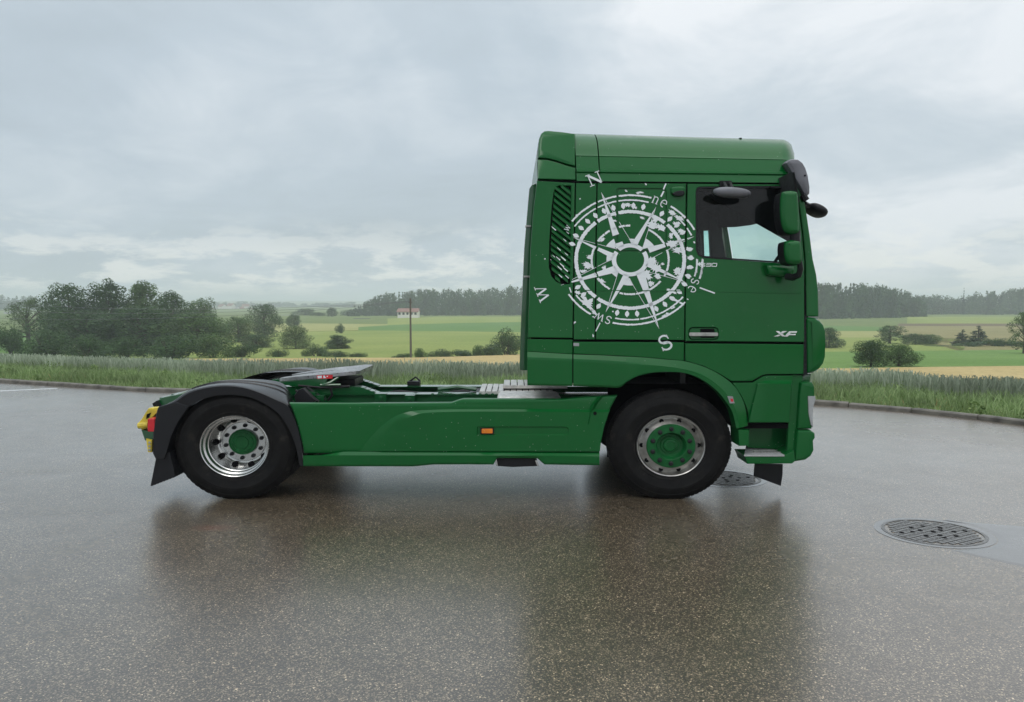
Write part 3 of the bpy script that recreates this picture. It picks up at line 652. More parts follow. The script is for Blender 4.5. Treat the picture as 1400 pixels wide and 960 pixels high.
# buildings and the power line
def house(name, label, px, base_row, d, wpx, hpx, rpx, wall, roof, cat, group=None, depth=9.0, win=0, rz=0.0):
    X = (px - 700) / F * d; w = wpx / F * d; h = hpx / F * d; rh = rpx / F * d; zb = HC - (base_row - HROW) / F * d
    r = empty(name, (X, d, zb)); tag(r, label, cat, group); hw, hd = w / 2, depth / 2
    mb = MB(); mb.box(X - hw, X + hw, d - hd, d + hd, zb - 4, zb + h)
    mb.add([(X - hw, d - hd, zb + h), (X - hw, d + hd, zb + h), (X - hw, d, zb + h + rh * 0.98), (X + hw, d - hd, zb + h), (X + hw, d + hd, zb + h), (X + hw, d, zb + h + rh * 0.98)], [(0, 1, 2), (3, 5, 4)])
    mb.build('wall', wall, r, smooth=False, fix=False)
    mb = MB(); e = 0.5
    for sg in (-1, 1):
        a = [(X - hw - e, d + sg * (hd + e), zb + h - 0.15), (X + hw + e, d + sg * (hd + e), zb + h - 0.15), (X + hw + e, d, zb + h + rh), (X - hw - e, d, zb + h + rh)]
        mb.cap(a); mb.cap([(x, y, z + 0.3) for x, y, z in a]); mb.grid([a, [(x, y, z + 0.3) for x, y, z in a]], True)
    mb.build('roof', roof, r, smooth=False)
    for k in range(win):
        x = X - hw + w * (k + 0.5) / win; mb = MB(); mb.box(x - 0.6, x + 0.6, d - hd - 0.06, d - hd + 0.05, zb + h * 0.42, zb + h * 0.42 + 1.3); mb.build('window', M['dark'], r, smooth=False)
    r.rotation_euler = (0, 0, rz); return r
fh = house('farmhouse', 'white farmhouse with a red brown roof before the forest', 559, 433, 420, 27, 6.5, 4.2, M['wall'], M['roof'], 'house', None, 10, 5)
house('barn', 'low dark barn at the forest edge', 495, 444, 400, 20, 5, 3, M['barn'], M['barn'], 'barn', None, 9)
house('industrial_hall', 'long pale grey industrial hall behind the valley trees', 405, 443, 520, 40, 9, 3, M['shed'], M['roofg'], 'hall', None, 16, 8)
house('industrial_hall', 'smaller white hall left of the long grey one', 384, 441, 560, 16, 7, 3, M['wall'], M['roofg'], 'hall', None, 12, 3)
vr = random.Random(4)
ORDW = 'first second third fourth fifth sixth seventh eighth ninth tenth eleventh twelfth thirteenth fourteenth fifteenth sixteenth'.split()
for i in range(16):
    px = 268 + i * 5.2 + vr.uniform(-2, 2); d = 1050 + vr.uniform(-60, 160)
    red = vr.random() < .5
    house('village_house', ('red' if red else 'grey') + ' roofed tiny house, ' + ORDW[i] + ' from the left in the distant village', px, 426 + vr.uniform(-5, 4), d, vr.uniform(5, 9), 4.6, 3.0, M['wall'], M['roof'] if red else M['roofg'], 'house', 'houses of the distant village right of the copse', 9, 0, vr.uniform(-.6, .6))
for i in range(7):
    px = -22 + i * 7 + vr.uniform(-2, 2); d = 700 + vr.uniform(-60, 100)
    house('village_house', 'small pale house past the left end of the copse, ' + ORDW[i] + ' from the left', px, 437 + vr.uniform(-5, 3), d, vr.uniform(8, 12), 4, 4, M['wall'], M['roofg'], 'house', 'houses left of the copse', 9, 0, vr.uniform(-.6, .6))
def power_line():
    d = 88.0; x, _, zt = at(561, 408, d); zb = float(tz(x, d)); r = empty('utility_pole', (x, d, zb)); tag(r, 'thin wooden power pole standing in the barley', 'pole')
    mb = MB(); mb.tube([(x, d, zb - 0.5), (x, d, zt)], [0.14, 0.10], 10); mb.build('post', M['pole'], r)
    mb = MB(); mb.box(x - 0.22, x + 0.22, d - 0.04, d + 0.04, zt - 0.55, zt - 0.47); mb.build('crossarm', M['pole'], r)
    for k in (-0.18, 0.0, 0.18):
        mb = MB(); mb.lathe([(0.0, 0), (0.05, 0), (0.05, 0.06), (0.0, 0.06)], (x + k, d - 0.03, zt - 0.36), 8); mb.build('insulator', M['grey'], r)
    for i, (row, dy) in enumerate(((402, -0.18), (414, 0.0), (428, 0.18))):
        x2, y2, z2 = at(-160, row, 92); pts = []
        for k in range(21):
            f = k / 20; pts.append((x + dy + (x2 - x - dy) * f, d + (y2 - d) * f, zt - 0.36 + (z2 - zt + 0.36) * f - 1.4 * 4 * f * (1 - f)))
        mb = MB(); mb.tube(pts, 0.016, 5); o = mb.build('power_cable', M['grey'], None)
        tag(o, ['upper', 'middle', 'lower'][i] + ' cable of the power line crossing in front of the copse', 'cable', 'power cables')
power_line()

# ------------------------------------------------------------------ manhole covers
def manhole(px, py, label):
    cx, cy, _ = gnd(px, py); sx = 1.094; r = empty('manhole_cover', (cx, cy, 0)); tag(r, label, 'manhole cover', 'round cast iron manhole covers')
    Rr = 0.346; mb = MB(); n = 64
    ring = lambda q, z: [(cx + q * sx * math.cos(2 * PI * k / n), cy + q * math.sin(2 * PI * k / n), z) for k in range(n)]
    mb.grid([ring(Rr, -0.02), ring(Rr, 0.004), ring(Rr - 0.022, 0.005), ring(Rr - 0.022, -0.02)], True); mb.build('frame', M['iron'], r)
    mb = MB(); mb.cap(ring(Rr - 0.02, -0.006)); mb.build('cover_plate', M['dark'], r, fix=False)
    # raised pads between the grooves of the casting, joined because they are only a few pixels each
    mb = MB(); g = 0.047; ca, sa = math.cos(0.5), math.sin(0.5); holes = [(0, 0)] + [(0.15 * math.cos(a), 0.15 * math.sin(a)) for a in np.arange(8) * PI / 4] + [(0.075, 0.04), (-0.075, 0.04), (0.0, -0.09), (0.24, 0.02), (-0.24, -0.02)]
    for i in range(-8, 9):
        for j in range(-8, 9):
            u, v = i * g, j * g; x, y = u * ca - v * sa, u * sa + v * ca
            if math.hypot(x, y) > Rr - 0.048: continue
            h = g / 2 - 0.0040; q = [(u - h, v - h), (u + h, v - h), (u + h, v + h), (u - h, v + h)]
            q = [(cx + (a * ca - b * sa) * sx, cy + a * sa + b * ca) for a, b in q]; t = [(*p, 0.005) for p in q]; mb.cap(t); mb.grid([[(*p, -0.006) for p in q], t], True)
    o = mb.build('cover_tread', M['iron'], r, smooth=False); o['kind'] = 'stuff'
    for a, b in holes:
        mb = MB(); q = [(cx + (a + 0.017 * math.cos(t)) * sx, cy + b + 0.017 * math.sin(t)) for t in np.linspace(0, 2 * PI, 13)[:-1]]; mb.cap([(*p, 0.007) for p in q]); mb.grid([[(*p, -0.005) for p in q], [(*p, 0.007) for p in q]], True); mb.build('lift_hole', M['dark'], r, smooth=False)
    mb = MB(); mb.grid([ring(Rr + 0.002, -0.02), ring(Rr + 0.002, 0.002), ring(Rr + 0.05, 0.002), ring(Rr + 0.05, -0.02)], True); mb.build('collar', M['patch'], r, smooth=False)
manhole(1276, 728, 'round iron manhole cover on open asphalt, beside the smooth lane')
manhole(989, 654, 'round iron manhole cover half hidden behind the front wheel')

exec_truck = True

# ================================================================== THE TRUCK
D = 6.67                                   # distance of the flat side facing us
WID = 2.48
TR0 = at(620, 684, D); TR0 = (TR0[0], D + WID / 2, 0)
TRUCK = empty('truck', TR0); tag(TRUCK, 'green tractor unit without trailer, white compass drawn on the cab side', 'truck')
ZB = at(900, 466, D)[2]; ZT = at(900, 247, D)[2]
def lean(z):                                # the cab side leans in a little above the belt line
    return 0.0 if z < ZB else 0.06 * (z - ZB) / (ZT - ZB)
def S(px, py, off=0.0, Y=None, ln=True):
    Y = D if Y is None else Y
    p = at(px, py, Y)
    if ln: p = at(px, py, Y + (lean if ln is True else ln)(p[2]) + off)
    else: p = at(px, py, Y + off)
    return p
def offset(loop, b):                         # inward offset of an (x, z) loop
    n = len(loop); A = sum(loop[i][0] * loop[(i + 1) % n][1] - loop[(i + 1) % n][0] * loop[i][1] for i in range(n)); s = 1 if A > 0 else -1; out = []
    for i in range(n):
        p0, p1, p2 = (Vector(loop[i - 1]), Vector(loop[i]), Vector(loop[(i + 1) % n]))
        d1 = (p1 - p0).normalized(); d2 = (p2 - p1).normalized(); n1 = Vector((-d1.y, d1.x)) * s; n2 = Vector((-d2.y, d2.x)) * s
        m = n1 + n2; l = m.length
        if l < 1e-4: out.append(tuple(p1 + n1 * b)); continue
        m /= l; k = b / max(0.35, m.dot(n1)); out.append(tuple(p1 + m * k))
    return out
def roundrect(x0, y0, x1, y1, r, n=5):
    pts = []
    for cx, cy, a0 in ((x1 - r, y0 + r, -90), (x1 - r, y1 - r, 0), (x0 + r, y1 - r, 90), (x0 + r, y0 + r, 180)):
        for k in range(n + 1):
            a = R(a0 + 90 * k / n); pts.append((cx + r * math.cos(a), cy + r * math.sin(a)))
    return pts
def smooth_closed(P, n=4):
    out = []; m = len(P)
    for i in range(m):
        p0, p1, p2, p3 = (np.array(P[(i + k - 1) % m], float) for k in range(4))
        for k in range(n):
            t = k / n; out.append(tuple(0.5 * ((2 * p1) + (-p0 + p2) * t + (2 * p0 - 5 * p1 + 4 * p2 - p3) * t * t + (-p0 + 3 * p1 - 3 * p2 + p3) * t ** 3)))
    return out
def plate(mb, outer, holes=(), off=0.0, thick=0.03, bev=0.006, Y=None, ln=True, floor=None, mi=0, back=False):
    """panel from photo outlines: flat front, rolled edges, holes with rolled edges; floor = depth of a closed pocket"""
    Y0 = (D if Y is None else Y) + off
    def xz(l): return [(p[0], p[2]) for p in (S(x, y, off, Y, ln) for x, y in l)]
    def lift(l, dy): return [(x, Y0 + ((lean if ln is True else ln)(z) if ln else 0) + dy, z) for x, z in l]
    o = xz(outer); fr = offset(o, bev); loops = [fr]; hs = []
    for h in holes:
        hh = xz(h); hs.append(hh); loops.append(offset(hh, -bev))
    flat = [Vector((x, z, 0)) for l in loops for x, z in l]
    tris = tessellate_polygon([[Vector((x, z, 0)) for x, z in l] for l in loops])
    mb.add(lift([(v.x, v.y) for v in flat], 0.0), [tuple(t) for t in tris], mi)
    b2 = bev * 0.3; mid = offset(o, bev * 0.28)
    mb.grid([lift(fr, 0), lift(mid, b2), lift(o, bev), lift(o, thick)], True, mi)
    if back: mb.add(lift(o, thick), [tuple(t) for t in tessellate_polygon([[Vector((x, z, 0)) for x, z in o]])], mi)
    for hh, lo in zip(hs, loops[1:]):
        dpt = floor if floor is not None else thick
        mb.grid([lift(lo, 0), lift(offset(hh, -bev * 0.28), b2), lift(hh, bev), lift(hh, dpt)], True, mi)
        if floor is not None: mb.add(lift(hh, dpt), [tuple(t) for t in tessellate_polygon([[Vector((x, z, 0)) for x, z in hh]])], mi)
def part(name, mat, outer, holes=(), parent=TRUCK, ang=25, **kw):
    mb = MB(); plate(mb, outer, holes, **kw); return mb.build(name, mat, parent, angle=ang)
GRN = M['green']

# ---- shell behind the outer panels: back wall, far side, floor, roof lining (dark, hollow)
YF = D + WID
FARW = [(989, 313), (1004, 312.5), (1024, 310.5), (1042, 306.5), (1058, 301), (1072, 293), (1100, 284), (1100, 358), (1062, 357), (991, 352.5)]
SLIT = [(960, 316), (968, 315.5), (970, 351), (961, 350.5)]
def shell():
    mb = MB()
    side = [(752, 236), (1060, 240), (1086, 262), (1103, 362), (1112, 440), (1110, 512), (1086, 526), (748, 526)]
    xz = [(p[0], p[2]) for p in (at(x, y, D) for x, y in side)]
    hol = [[(p[0], p[2]) for p in (at(x, y, YF - 0.03) for x, y in SLIT)]]
    loops = [[Vector((x, z, 0)) for x, z in l] for l in [xz] + hol]; fl = [v for l in loops for v in l]; tr = [tuple(t) for t in tessellate_polygon(loops)]
    mb.add([(v.x, YF - 0.03, v.y) for v in fl], tr); mb.add([(v.x, YF - 0.10, v.y) for v in fl], tr)
    for h in hol: mb.grid([[(x, YF - 0.03, z) for x, z in h], [(x, YF - 0.10, z) for x, z in h]], True)
    o = mb.build('far_door', M['interior'], TRUCK, smooth=False, fix=False)
    mb = MB(); mb.cap([at(x, y, YF - 0.06) for x, y in SLIT]); mb.build('window_glass', M['glass_far'], o, smooth=False, fix=False)
    # skin of the hollow: a band round the outline from near panels to far wall, leaving the windscreen open
    mb = MB(); near = [(x, D + 0.10, z) for x, z in xz]; far = [(x, YF - 0.04, z) for x, z in xz]
    n = len(xz)
    for i in range(n):
        if i in (2,): continue
        j = (i + 1) % n; mb.add([near[i], near[j], far[j], far[i]], [(0, 1, 2, 3)])
    x0 = at(944, 300, D)[0]; z0, z1 = at(944, 526, D)[2], at(944, 238, D)[2]
    mb.box(x0 - 0.05, x0, D + 0.1, D + 1.6, z0, z1)
    mb.build('cab_lining', M['interior'], TRUCK, smooth=False, fix=False)
    # blind and header hanging inside the windscreen, its lower edge a shallow curve
    pts = [(982, 311), (989, 311), (1004, 310.5), (1024, 308), (1042, 303.5), (1058, 297), (1072, 288), (1090, 276)]; lo = []
    for px, row in pts:
        Y = min(YF - 0.05, 2.50 / ((px - 700) / F)); lo.append(at(px, row, Y))
    zt = at(1060, 242, D)[2]; mb = MB(); mb.grid([lo, [(x - 0.05, y, zt) for x, y, z in lo]]); mb.grid([lo, [(x + 0.02, y, z) for x, y, z in lo], [(x - 0.03, y, zt) for x, y, z in lo]]); mb.build('sun_blind', M['interior'], TRUCK, angle=60, fix=False)
    # pillar on the far side of the windscreen
    mb = MB(); pl = [at(x, y, YF - 0.12) for x, y in ((971, 296), (986, 296), (990, 372), (975, 372))]; pb = [(x, YF - 0.02, z) for x, y, z in pl]; mb.grid([pl, pb], True); mb.cap(pl); mb.build('far_pillar', M['interior'], TRUCK, smooth=False)
    # black backing just behind the panels so that gaps read as gaps
    mb = MB(); win = [(946, 252), (1090, 252), (1100, 364), (1040, 363), (946, 357)]
    out = [(738, 244), (1088, 246), (1100, 340), (1108, 440), (1106, 508), (1060, 520), (1014, 560), (1004, 552), (985, 530), (960, 512), (936, 503), (900, 501), (868, 508), (848, 524), (724, 524), (728, 400)]
    loops = [[Vector((p[0], p[2], 0)) for p in (at(x, y, D) for x, y in l)] for l in (out, win)]; fl = [v for l in loops for v in l]
    mb.add([(v.x, D + 0.034 + lean(v.y), v.y) for v in fl], [tuple(t) for t in tessellate_polygon(loops)])
    mb.build('seam_backing', M['dark'], TRUCK, smooth=False, fix=False)
shell()

# ---- roof
def roof():
    # cross section rows: (photo row on the near side at the rear, depth inwards)
    prof_r = [(247.5, 0.062), (241.0, 0.078), (236.5, 0.090), (234.6, 0.078), (231.6, 0.084), (230.8, 0.106), (222, 0.130), (213.8, 0.153), (212.6, 0.150), (211.2, 0.166), (205, 0.195), (198, 0.235), (192, 0.285), (187.5, 0.35), (184.0, 0.45), (182.6, 0.60)]
    def strip(name, x0, x1, n, slope, front=False):
        rows = []
        for row, dy in prof_r:
            t = (247.5 - row) / 65.0; line = []
            for k in range(n + 1):
                f = k / n; px = x0 + (x1 - x0) * f; sl = (px - 788) / 297.0
                yy = row + sl * (2.5 + 6.0 * t)
                dd = dy
                if front:
                    q = max(0.0, (f - 0.945) / 0.055); dd = dy + 0.10 * q ** 2; yy += 19 * (1 - math.sqrt(max(0.0, 1 - q * q))) * max(0.0, t - 0.35) / 0.65
                line.append((px, yy, dd))
            rows.append(line)
        mb = MB(); pts = []
        for line in rows:
            pts.append([at(px - (0 if not front else 0), yy, D + dd) for px, yy, dd in line])
        # keep the panel's ends upright: use x measured on the near plane, then mirror to the far side
        for line, p in zip(rows, pts):
            for k, (px, yy, dd) in enumerate(line):
                f = (k / n) ** 2 if front else 0.0; p[k] = (at(px, yy, D + 0.06 + (dd - 0.06) * f)[0], p[k][1], p[k][2])
        far = [[(x, 2 * (D + WID / 2) - y, z + 0.02) for x, y, z in p] for p in pts[::-1]]
        full = pts + far
        mb.grid(full)
        for k in (0, -1):
            loop = [r[k] for r in full]; mb.add(loop, [tuple(t) for t in tessellate_polygon([[Vector((y, z, 0)) for _, y, z in loop]])])
        return mb.build(name, GRN, TRUCK, angle=40)
    strip('roof_panel', 788.6, 819.4, 4, 0)
    strip('roof_panel', 821.0, 1086, 80, 0, True)
    mb = MB(); x, y, z = at(1012, 187, D + 0.5); mb.box(x - .010, x + .010, y - .02, y + .02, z - 0.03, z - 0.014); mb.build('roof_aerial', M['black'], TRUCK)
    # raised deflector at the rear of the roof
    up = [(735.3, 216.0), (735.6, 203), (737, 189), (740, 181.5), (744.5, 178), (750, 177.4), (770, 179.3), (787.2, 181.8), (787.2, 227.6), (775, 224.6), (760, 219.5), (748, 216.6)]
    lo = [(735, 244.6), (734.8, 217.5), (748, 218.2), (760, 221.2), (775, 226.2), (787.2, 229.2), (787.2, 246)]
    for nm, o, b in (('deflector_panel', up, 0.03), ('deflector_panel', lo, 0.012)):
        tilt = lambda z: max(0.0, z - ZT) * 0.36
        mb = MB(); plate(mb, o, off=0.012 if o is lo else 0.0, thick=0.08, bev=b, Y=D + 0.055, ln=tilt)
        pts = [(p[0], p[2]) for p in (at(x, y, D + 0.06) for x, y in o)]
        mb.grid([[(x, D + 0.10 + tilt(z), z) for x, z in pts], [(x, YF - 0.1 - tilt(z), z) for x, z in pts]], True)
        mb.add([(x, YF - 0.1 - tilt(z), z) for x, z in pts], [tuple(t) for t in tessellate_polygon([[Vector((x, z, 0)) for x, z in pts]])])
        mb.build(nm, GRN, TRUCK, angle=30)
roof()

# ---- side panels
VENT = [(764.5, 253.6), (780.8, 254.2), (780.4, 320), (779.2, 388.2), (770, 389.2), (761, 385.6), (754.2, 378), (750.6, 366), (751.2, 330), (754.6, 282), (757.2, 263), (759.8, 256)]
side_rear = [(734.2, 247.2), (786.2, 250.2), (784.6, 330), (783.6, 397), (782.9, 462.4), (721.6, 461.4), (725.4, 340), (729, 290)]
vp = part('rear_corner_panel', GRN, side_rear, [VENT], off=0.0, thick=0.06, bev=0.008, floor=None)
part('corner_sill_panel', GRN, [(721.4, 463.8), (782.9, 464.6), (782.8, 484.4), (721.0, 480.6)], bev=0.006, off=0.004)
mb = MB(); l = [S(x, y, 0.058) for x, y in VENT]; mb.cap(l); mb.build('vent_backing', M['dark'], vp, smooth=False, fix=False)
def louvres():
    for i in range(17):
        y = 250.0 + i * 8.45; x0 = np.interp(y, [256, 282, 330, 380], [759.0, 757.0, 753.5, 753.0]); y1 = y + (780 - x0) * 0.80
        a, b = (x0, y), (780.2, y1)
        if y < 256.5: a = (x0 + (256.5 - y) / 0.8, 256.5)
        if b[1] > 387: b = (a[0] + (387 - a[1]) / 0.8, 387.0)
        if b[0] - a[0] < 4: continue
        if y > 366: a = (a[0] + (y - 366) * 0.55, a[1] + (y - 366) * 0.44)
        if b[0] - a[0] < 4: continue
        mb = MB(); A, B = Vector(S(*a, 0.002)), Vector(S(*b, 0.002)); up = Vector((0, 0, 0.026)); q = Vector((0, 0.045, 0.030))
        mb.add([A, B, B + up, A + up, A + q, B + q, B + q + up, A + q + up], [(0, 1, 2, 3), (4, 7, 6, 5), (0, 4, 5, 1), (3, 2, 6, 7), (0, 3, 7, 4), (1, 5, 6, 2)])
        mb.build('vent_slat', GRN, vp, smooth=False)
louvres()
POCK = roundrect(842.5, 257, 911.5, 344, 5)
POCK = [(x, y + (x - 842) * 0.012) for x, y in POCK]
sp = part('side_panel', GRN, [(787.6, 250.4), (815.6, 250.6), (814.2, 330), (813.6, 397), (813.2, 464.2), (784.4, 464.2), (785.2, 397), (786.2, 330)], bev=0.005)
sp2 = part('side_panel', GRN, [(817.0, 250.6), (938.0, 251.0), (936.8, 330), (936, 397), (935.4, 465), (814.8, 464.2), (815.2, 397), (815.8, 330)], [POCK], bev=0.005, floor=0.012)
part('storage_flap', GRN, roundrect(845, 259.6, 909.2, 342.2, 4), off=0.001, thick=0.012, bev=0.004, parent=sp2)
# the lower band below the crease line
part('side_sill_panel', GRN, [(784.4, 467.4), (935.4, 468.2), (935.2, 493.6), (910, 491.2), (870, 487.8), (845, 486.8), (820, 485.4), (784.2, 483.8)], bev=0.007, off=-0.004)
mb = MB(); plate(mb, [(784, 468.9), (791.8, 469.1), (791.7, 473.4), (784, 473.2)], off=-0.007, thick=0.01, bev=0.001); mb.build('reflector', M['lamp'], TRUCK)
# lifted seam line at row 397
for nm, xa, xb, ya, yb in (('crease_strip', 816, 935, 396.4, 397.2), ('crease_strip', 785.8, 812.6, 396.2, 396.4)):
    part(nm, GRN, [(xa, ya), (xb, yb), (xb, yb + 1.4), (xa, ya + 1.4)], off=-0.004, thick=0.01, bev=0.002)

# ---- door
WIN = [(957, 255.4), (1020, 254.8), (1084, 254.4), (1089, 285), (1093.4, 325), (1096.6, 361), (1075, 360.3), (1055, 359), (989, 354.4), (962, 352.4), (954.5, 349), (951.6, 342), (951.4, 262), (953, 257)]
HND = roundrect(941.6, 447.4, 982.6, 465, 6)
door = part('door', GRN, [(940.2, 251.2), (1086.6, 252.6), (1092, 285), (1096.4, 320), (1099.6, 358), (1099.6, 467.8), (937.2, 466.4), (937.8, 397), (938.8, 330)], [WIN, HND], bev=0.005, floor=None, thick=0.05)
part('door_lower', GRN, [(936.8, 469.6), (1099.2, 471.0), (1098.6, 511.6), (1048, 511.8), (1042, 513.2), (1036, 516.6), (1028, 521.2), (1000, 521.4), (985, 512), (962, 500.6), (937, 493.4)], bev=0.007, off=-0.004, parent=TRUCK)
part('crease_strip', GRN, [(938.4, 397.2), (1095, 400.8), (1094, 402.0), (938.4, 398.6)], off=-0.003, thick=0.008, bev=0.002, parent=door)
mb = MB(); l = [S(x, y, 0.012) for x, y in WIN]; mb.cap(l); mb.build('window_glass', M['glass'], door, smooth=False, fix=False)
def win_seal():
    mb = MB(); o = [S(x, y, -0.002) for x, y in WIN]; xz = [(p[0], p[2]) for p in o]; i1 = offset(xz, 0.014)
    f = lambda l, dy: [(x, D + lean(z) + dy, z) for x, z in l]
    mb.grid([f(xz, -0.003), f(i1, -0.003), f(i1, 0.012)], True); mb.build('window_seal', M['black'], door, angle=30)
win_seal()
def handle():
    mb = MB(); plate(mb, roundrect(942.6, 448.2, 981.8, 464.4, 5.5), off=0.016, thick=0.03, bev=0.004); o = mb.build('handle_recess', GRN, door)
    mb = MB(); plate(mb, roundrect(957.5, 449.6, 977, 462, 1.5), off=0.012, thick=0.012, bev=0.001); mb.build('grip_hollow', M['dark'], door)
    mb = MB(); plate(mb, roundrect(942.2, 454.8, 982, 459.8, 1.6), off=-0.022, thick=0.02, bev=0.004, back=True); mb.build('door_handle', M['steel'], door)
handle()
# ---- wheel arch flare below the crease
AA = [(721, 480.8), (783, 484.6), (820, 485.8), (845, 487.2), (870, 488.2), (890, 489.7), (910, 491.6), (936, 494), (962, 501.4), (985, 513), (1003, 527), (1013, 542), (1019, 558), (1022.5, 582)]
BB = [(721, 488.4), (783, 490.6), (820, 492.4), (845, 494), (868, 495.6), (886, 497), (905, 499), (930, 502.6), (953, 509), (974, 519.6), (991, 534), (1001, 548), (1007.4, 563), (1012.4, 585)]
CC = [(721, 527), (783, 528), (822, 529), (846, 530), (857, 522.4), (872, 514.6), (892, 509.8), (914, 508.9), (936, 510.4), (958, 518.6), (978, 533), (990, 546.6), (1000.6, 563), (1006.4, 586)]
def arch():
    def seg(A, n=5): return catmull(A, n)
    for i0, i1, nm in ((0, 2, 'sill_skirt'), (1, 14, 'wheel_arch')):
        a, b, c = (seg(l[i0:i1]) if i1 - i0 > 2 else l[i0:i1] for l in (AA, BB, CC))
        if i0: a, b, c = ([(l[0][0] + 1.0, l[0][1])] + l[1:] for l in (a, b, c))
        else: a, b, c = ([l[0], (l[1][0] - 0.6, l[1][1])] for l in (a, b, c))
        r0 = [at(x, y, D + 0.03) for x, y in a]; r1 = [at(x, y, D - 0.004) for x, y in a]; r2 = [at(x, y, D - 0.040) for x, y in b]; r2b = [at(x + (p - x) * .12, y + (q - y) * .12, D - 0.047) for (x, y), (p, q) in zip(b, c)]
        r3 = [at(x + (p - x) * .93, y + (q - y) * .93, D - 0.046) for (x, y), (p, q) in zip(b, c)]; r4 = [at(x, y, D - 0.036) for x, y in c]; r5 = [(x, D + 0.10, z) for x, y_, z in (at(x, y, D - 0.036) for x, y in c)]
        mb = MB(); mb.grid([r0, r1, r2, r2b, r3, r4, r5])
        if i0 == 0:
            for k in (0, -1): mb.cap([r[k] for r in (r1, r2, r2b, r3, r4, r5)])
        mb.build(nm, GRN, TRUCK, angle=22)
    # liner inside the arch
    c = catmull(CC[3:], 5); mb = MB(); L0 = [(x, D + 0.02, z) for x, _, z in (at(x, y, D - 0.03) for x, y in c)]; L1 = [(x, D + 0.75, z) for x, _, z in L0]
    mb.grid([L0, L1]); base = [(L1[0][0], D + 0.75, 0.25), (L1[-1][0], D + 0.75, 0.25)]
    mb.add(L1 + [base[1], base[0]], [tuple(range(len(L1) + 2))]); mb.build('arch_liner', M['dark'], TRUCK)
    mb = MB(); plate(mb, [(994.5, 541.8), (1002, 542), (1004.5, 551.5), (998, 551.8)], off=-0.054, thick=0.03, bev=0.002); lt = mb.build('side_marker', M['lamp'], TRUCK)
    mb = MB(); plate(mb, [(998.5, 545.2), (1002, 545.2), (1003, 549.2), (999.8, 549.4)], off=-0.057, thick=0.02, bev=0.001); mb.build('marker_lens', M['red'], lt)
    mb = MB(); plate(mb, [(1009.5, 588), (1024.4, 588.2), (1024.2, 609.6), (1010.6, 610)], off=-0.055, thick=0.25, bev=0.006, back=True); mb.build('arch_end_block', GRN, TRUCK)
arch()
# ---- front corner: pillar, air fairing, bumper, step
pil = [(1088.6, 252.6), (1097.6, 256.4), (1103.4, 291), (1108.4, 325), (1112, 354), (1117, 376), (1119.2, 398), (1120, 433), (1102.4, 433), (1101.6, 358), (1098.2, 320), (1093.8, 285)]
def corner(name, outl, off0, bev, depth=2.40, mat=GRN, ang=30):
    """closed front-corner body: rolled near edge, runs across the truck to the far side"""
    mb = MB(); plate(mb, outl, off=off0, thick=bev + 0.02, bev=bev, ln=False)
    p = [(q[0], q[2]) for q in (S(x, y, off0, None, False) for x, y in outl)]
    y0, y1 = D + off0 + bev + 0.02, D + off0 + depth; mb.grid([[(x, y0, z) for x, z in p], [(x, y1, z) for x, z in p]], True)
    mb.add([(x, y1, z) for x, z in p], [tuple(t) for t in tessellate_polygon([[Vector((x, z, 0)) for x, z in p]])]); return mb.build(name, mat, TRUCK, angle=ang)
part('front_pillar', GRN, pil, off=0.025, thick=0.12, bev=0.018)
mb = MB(); _q = [(p[0], p[2]) for p in (at(x, y, D) for x, y in pil)]; _n = [(x, YF - 0.02, z) for x, z in _q]; _m = [(x, YF - 0.10, z) for x, z in _q]; mb.grid([_n, _m], True); mb.cap(_n); mb.cap(_m); mb.build('front_pillar', GRN, TRUCK, smooth=False)
mb = MB(); g = [(1095.6, 258), (1106.4, 325), (1110, 354), (1113, 376)]
mb.grid([[at(x, y, D + 0.08) for x, y in g], [(at(x, y, D + 0.08)[0] + 0.10, D + 0.5, at(x, y, D + 0.08)[2]) for x, y in g], [(at(x, y, D + 0.08)[0] + 0.10, YF - 0.5, at(x, y, D + 0.08)[2]) for x, y in g], [(at(x, y, D + 0.08)[0], YF - 0.08, at(x, y, D + 0.08)[2]) for x, y in g]])
mb.build('windscreen', M['glass'], TRUCK, fix=False)
corner('air_fairing', [(1102.6, 434.2), (1110, 434), (1117, 435), (1123, 438.2), (1128, 444), (1131, 452.5), (1131.4, 470), (1130.8, 488), (1128, 498), (1122, 505.4), (1114, 510.4), (1104, 511.6)], -0.01, 0.05, 2.4)
mb = MB(); plate(mb, [(1099.4, 431), (1103.6, 433), (1104.4, 511), (1097.8, 515)], off=0.02, thick=0.05, bev=0.004, ln=False); mb.build('fairing_gap_trim', M['black'], TRUCK)
def trimlines():
    for k in range(12):
        y = 436 + k * 6.2; mb = MB(); plate(mb, [(1100.2, y), (1103.0, y), (1103.0, y + 1.6), (1100.2, y + 1.6)], off=0.014, thick=0.01, bev=0.001, ln=False); mb.build('gap_rib', M['black'], TRUCK)
trimlines()
corner('bumper_neck', [(1096, 511.5), (1110, 511.5), (1108, 523), (1094, 523)], 0.05, 0.02, 2.3, M['green_frame'])
corner('bumper_corner', [(1095.6, 523.4), (1103, 522), (1111.4, 522.6), (1114.6, 529), (1115, 542), (1112.6, 556), (1111.4, 570), (1111.2, 587), (1090.6, 587.2), (1092, 560), (1093.4, 540)], -0.01, 0.028, 2.42)
corner('bumper_lower', [(1090.4, 588.4), (1109, 588.4), (1115, 592.4), (1115.4, 599), (1112.8, 603), (1113.6, 616), (1109.4, 624), (1102, 629.4), (1088.4, 631.6), (1086.6, 631), (1088.8, 610)], -0.02, 0.024, 2.44)
mb = MB(); plate(mb, [(1104.6, 541.6), (1114.8, 541.8), (1115.6, 546), (1112.6, 556), (1111.6, 570), (1111.9, 584.6), (1108.6, 581), (1105.4, 565)], off=-0.018, thick=0.2, bev=0.008, ln=False); mb.build('headlight', M['lamp'], TRUCK)
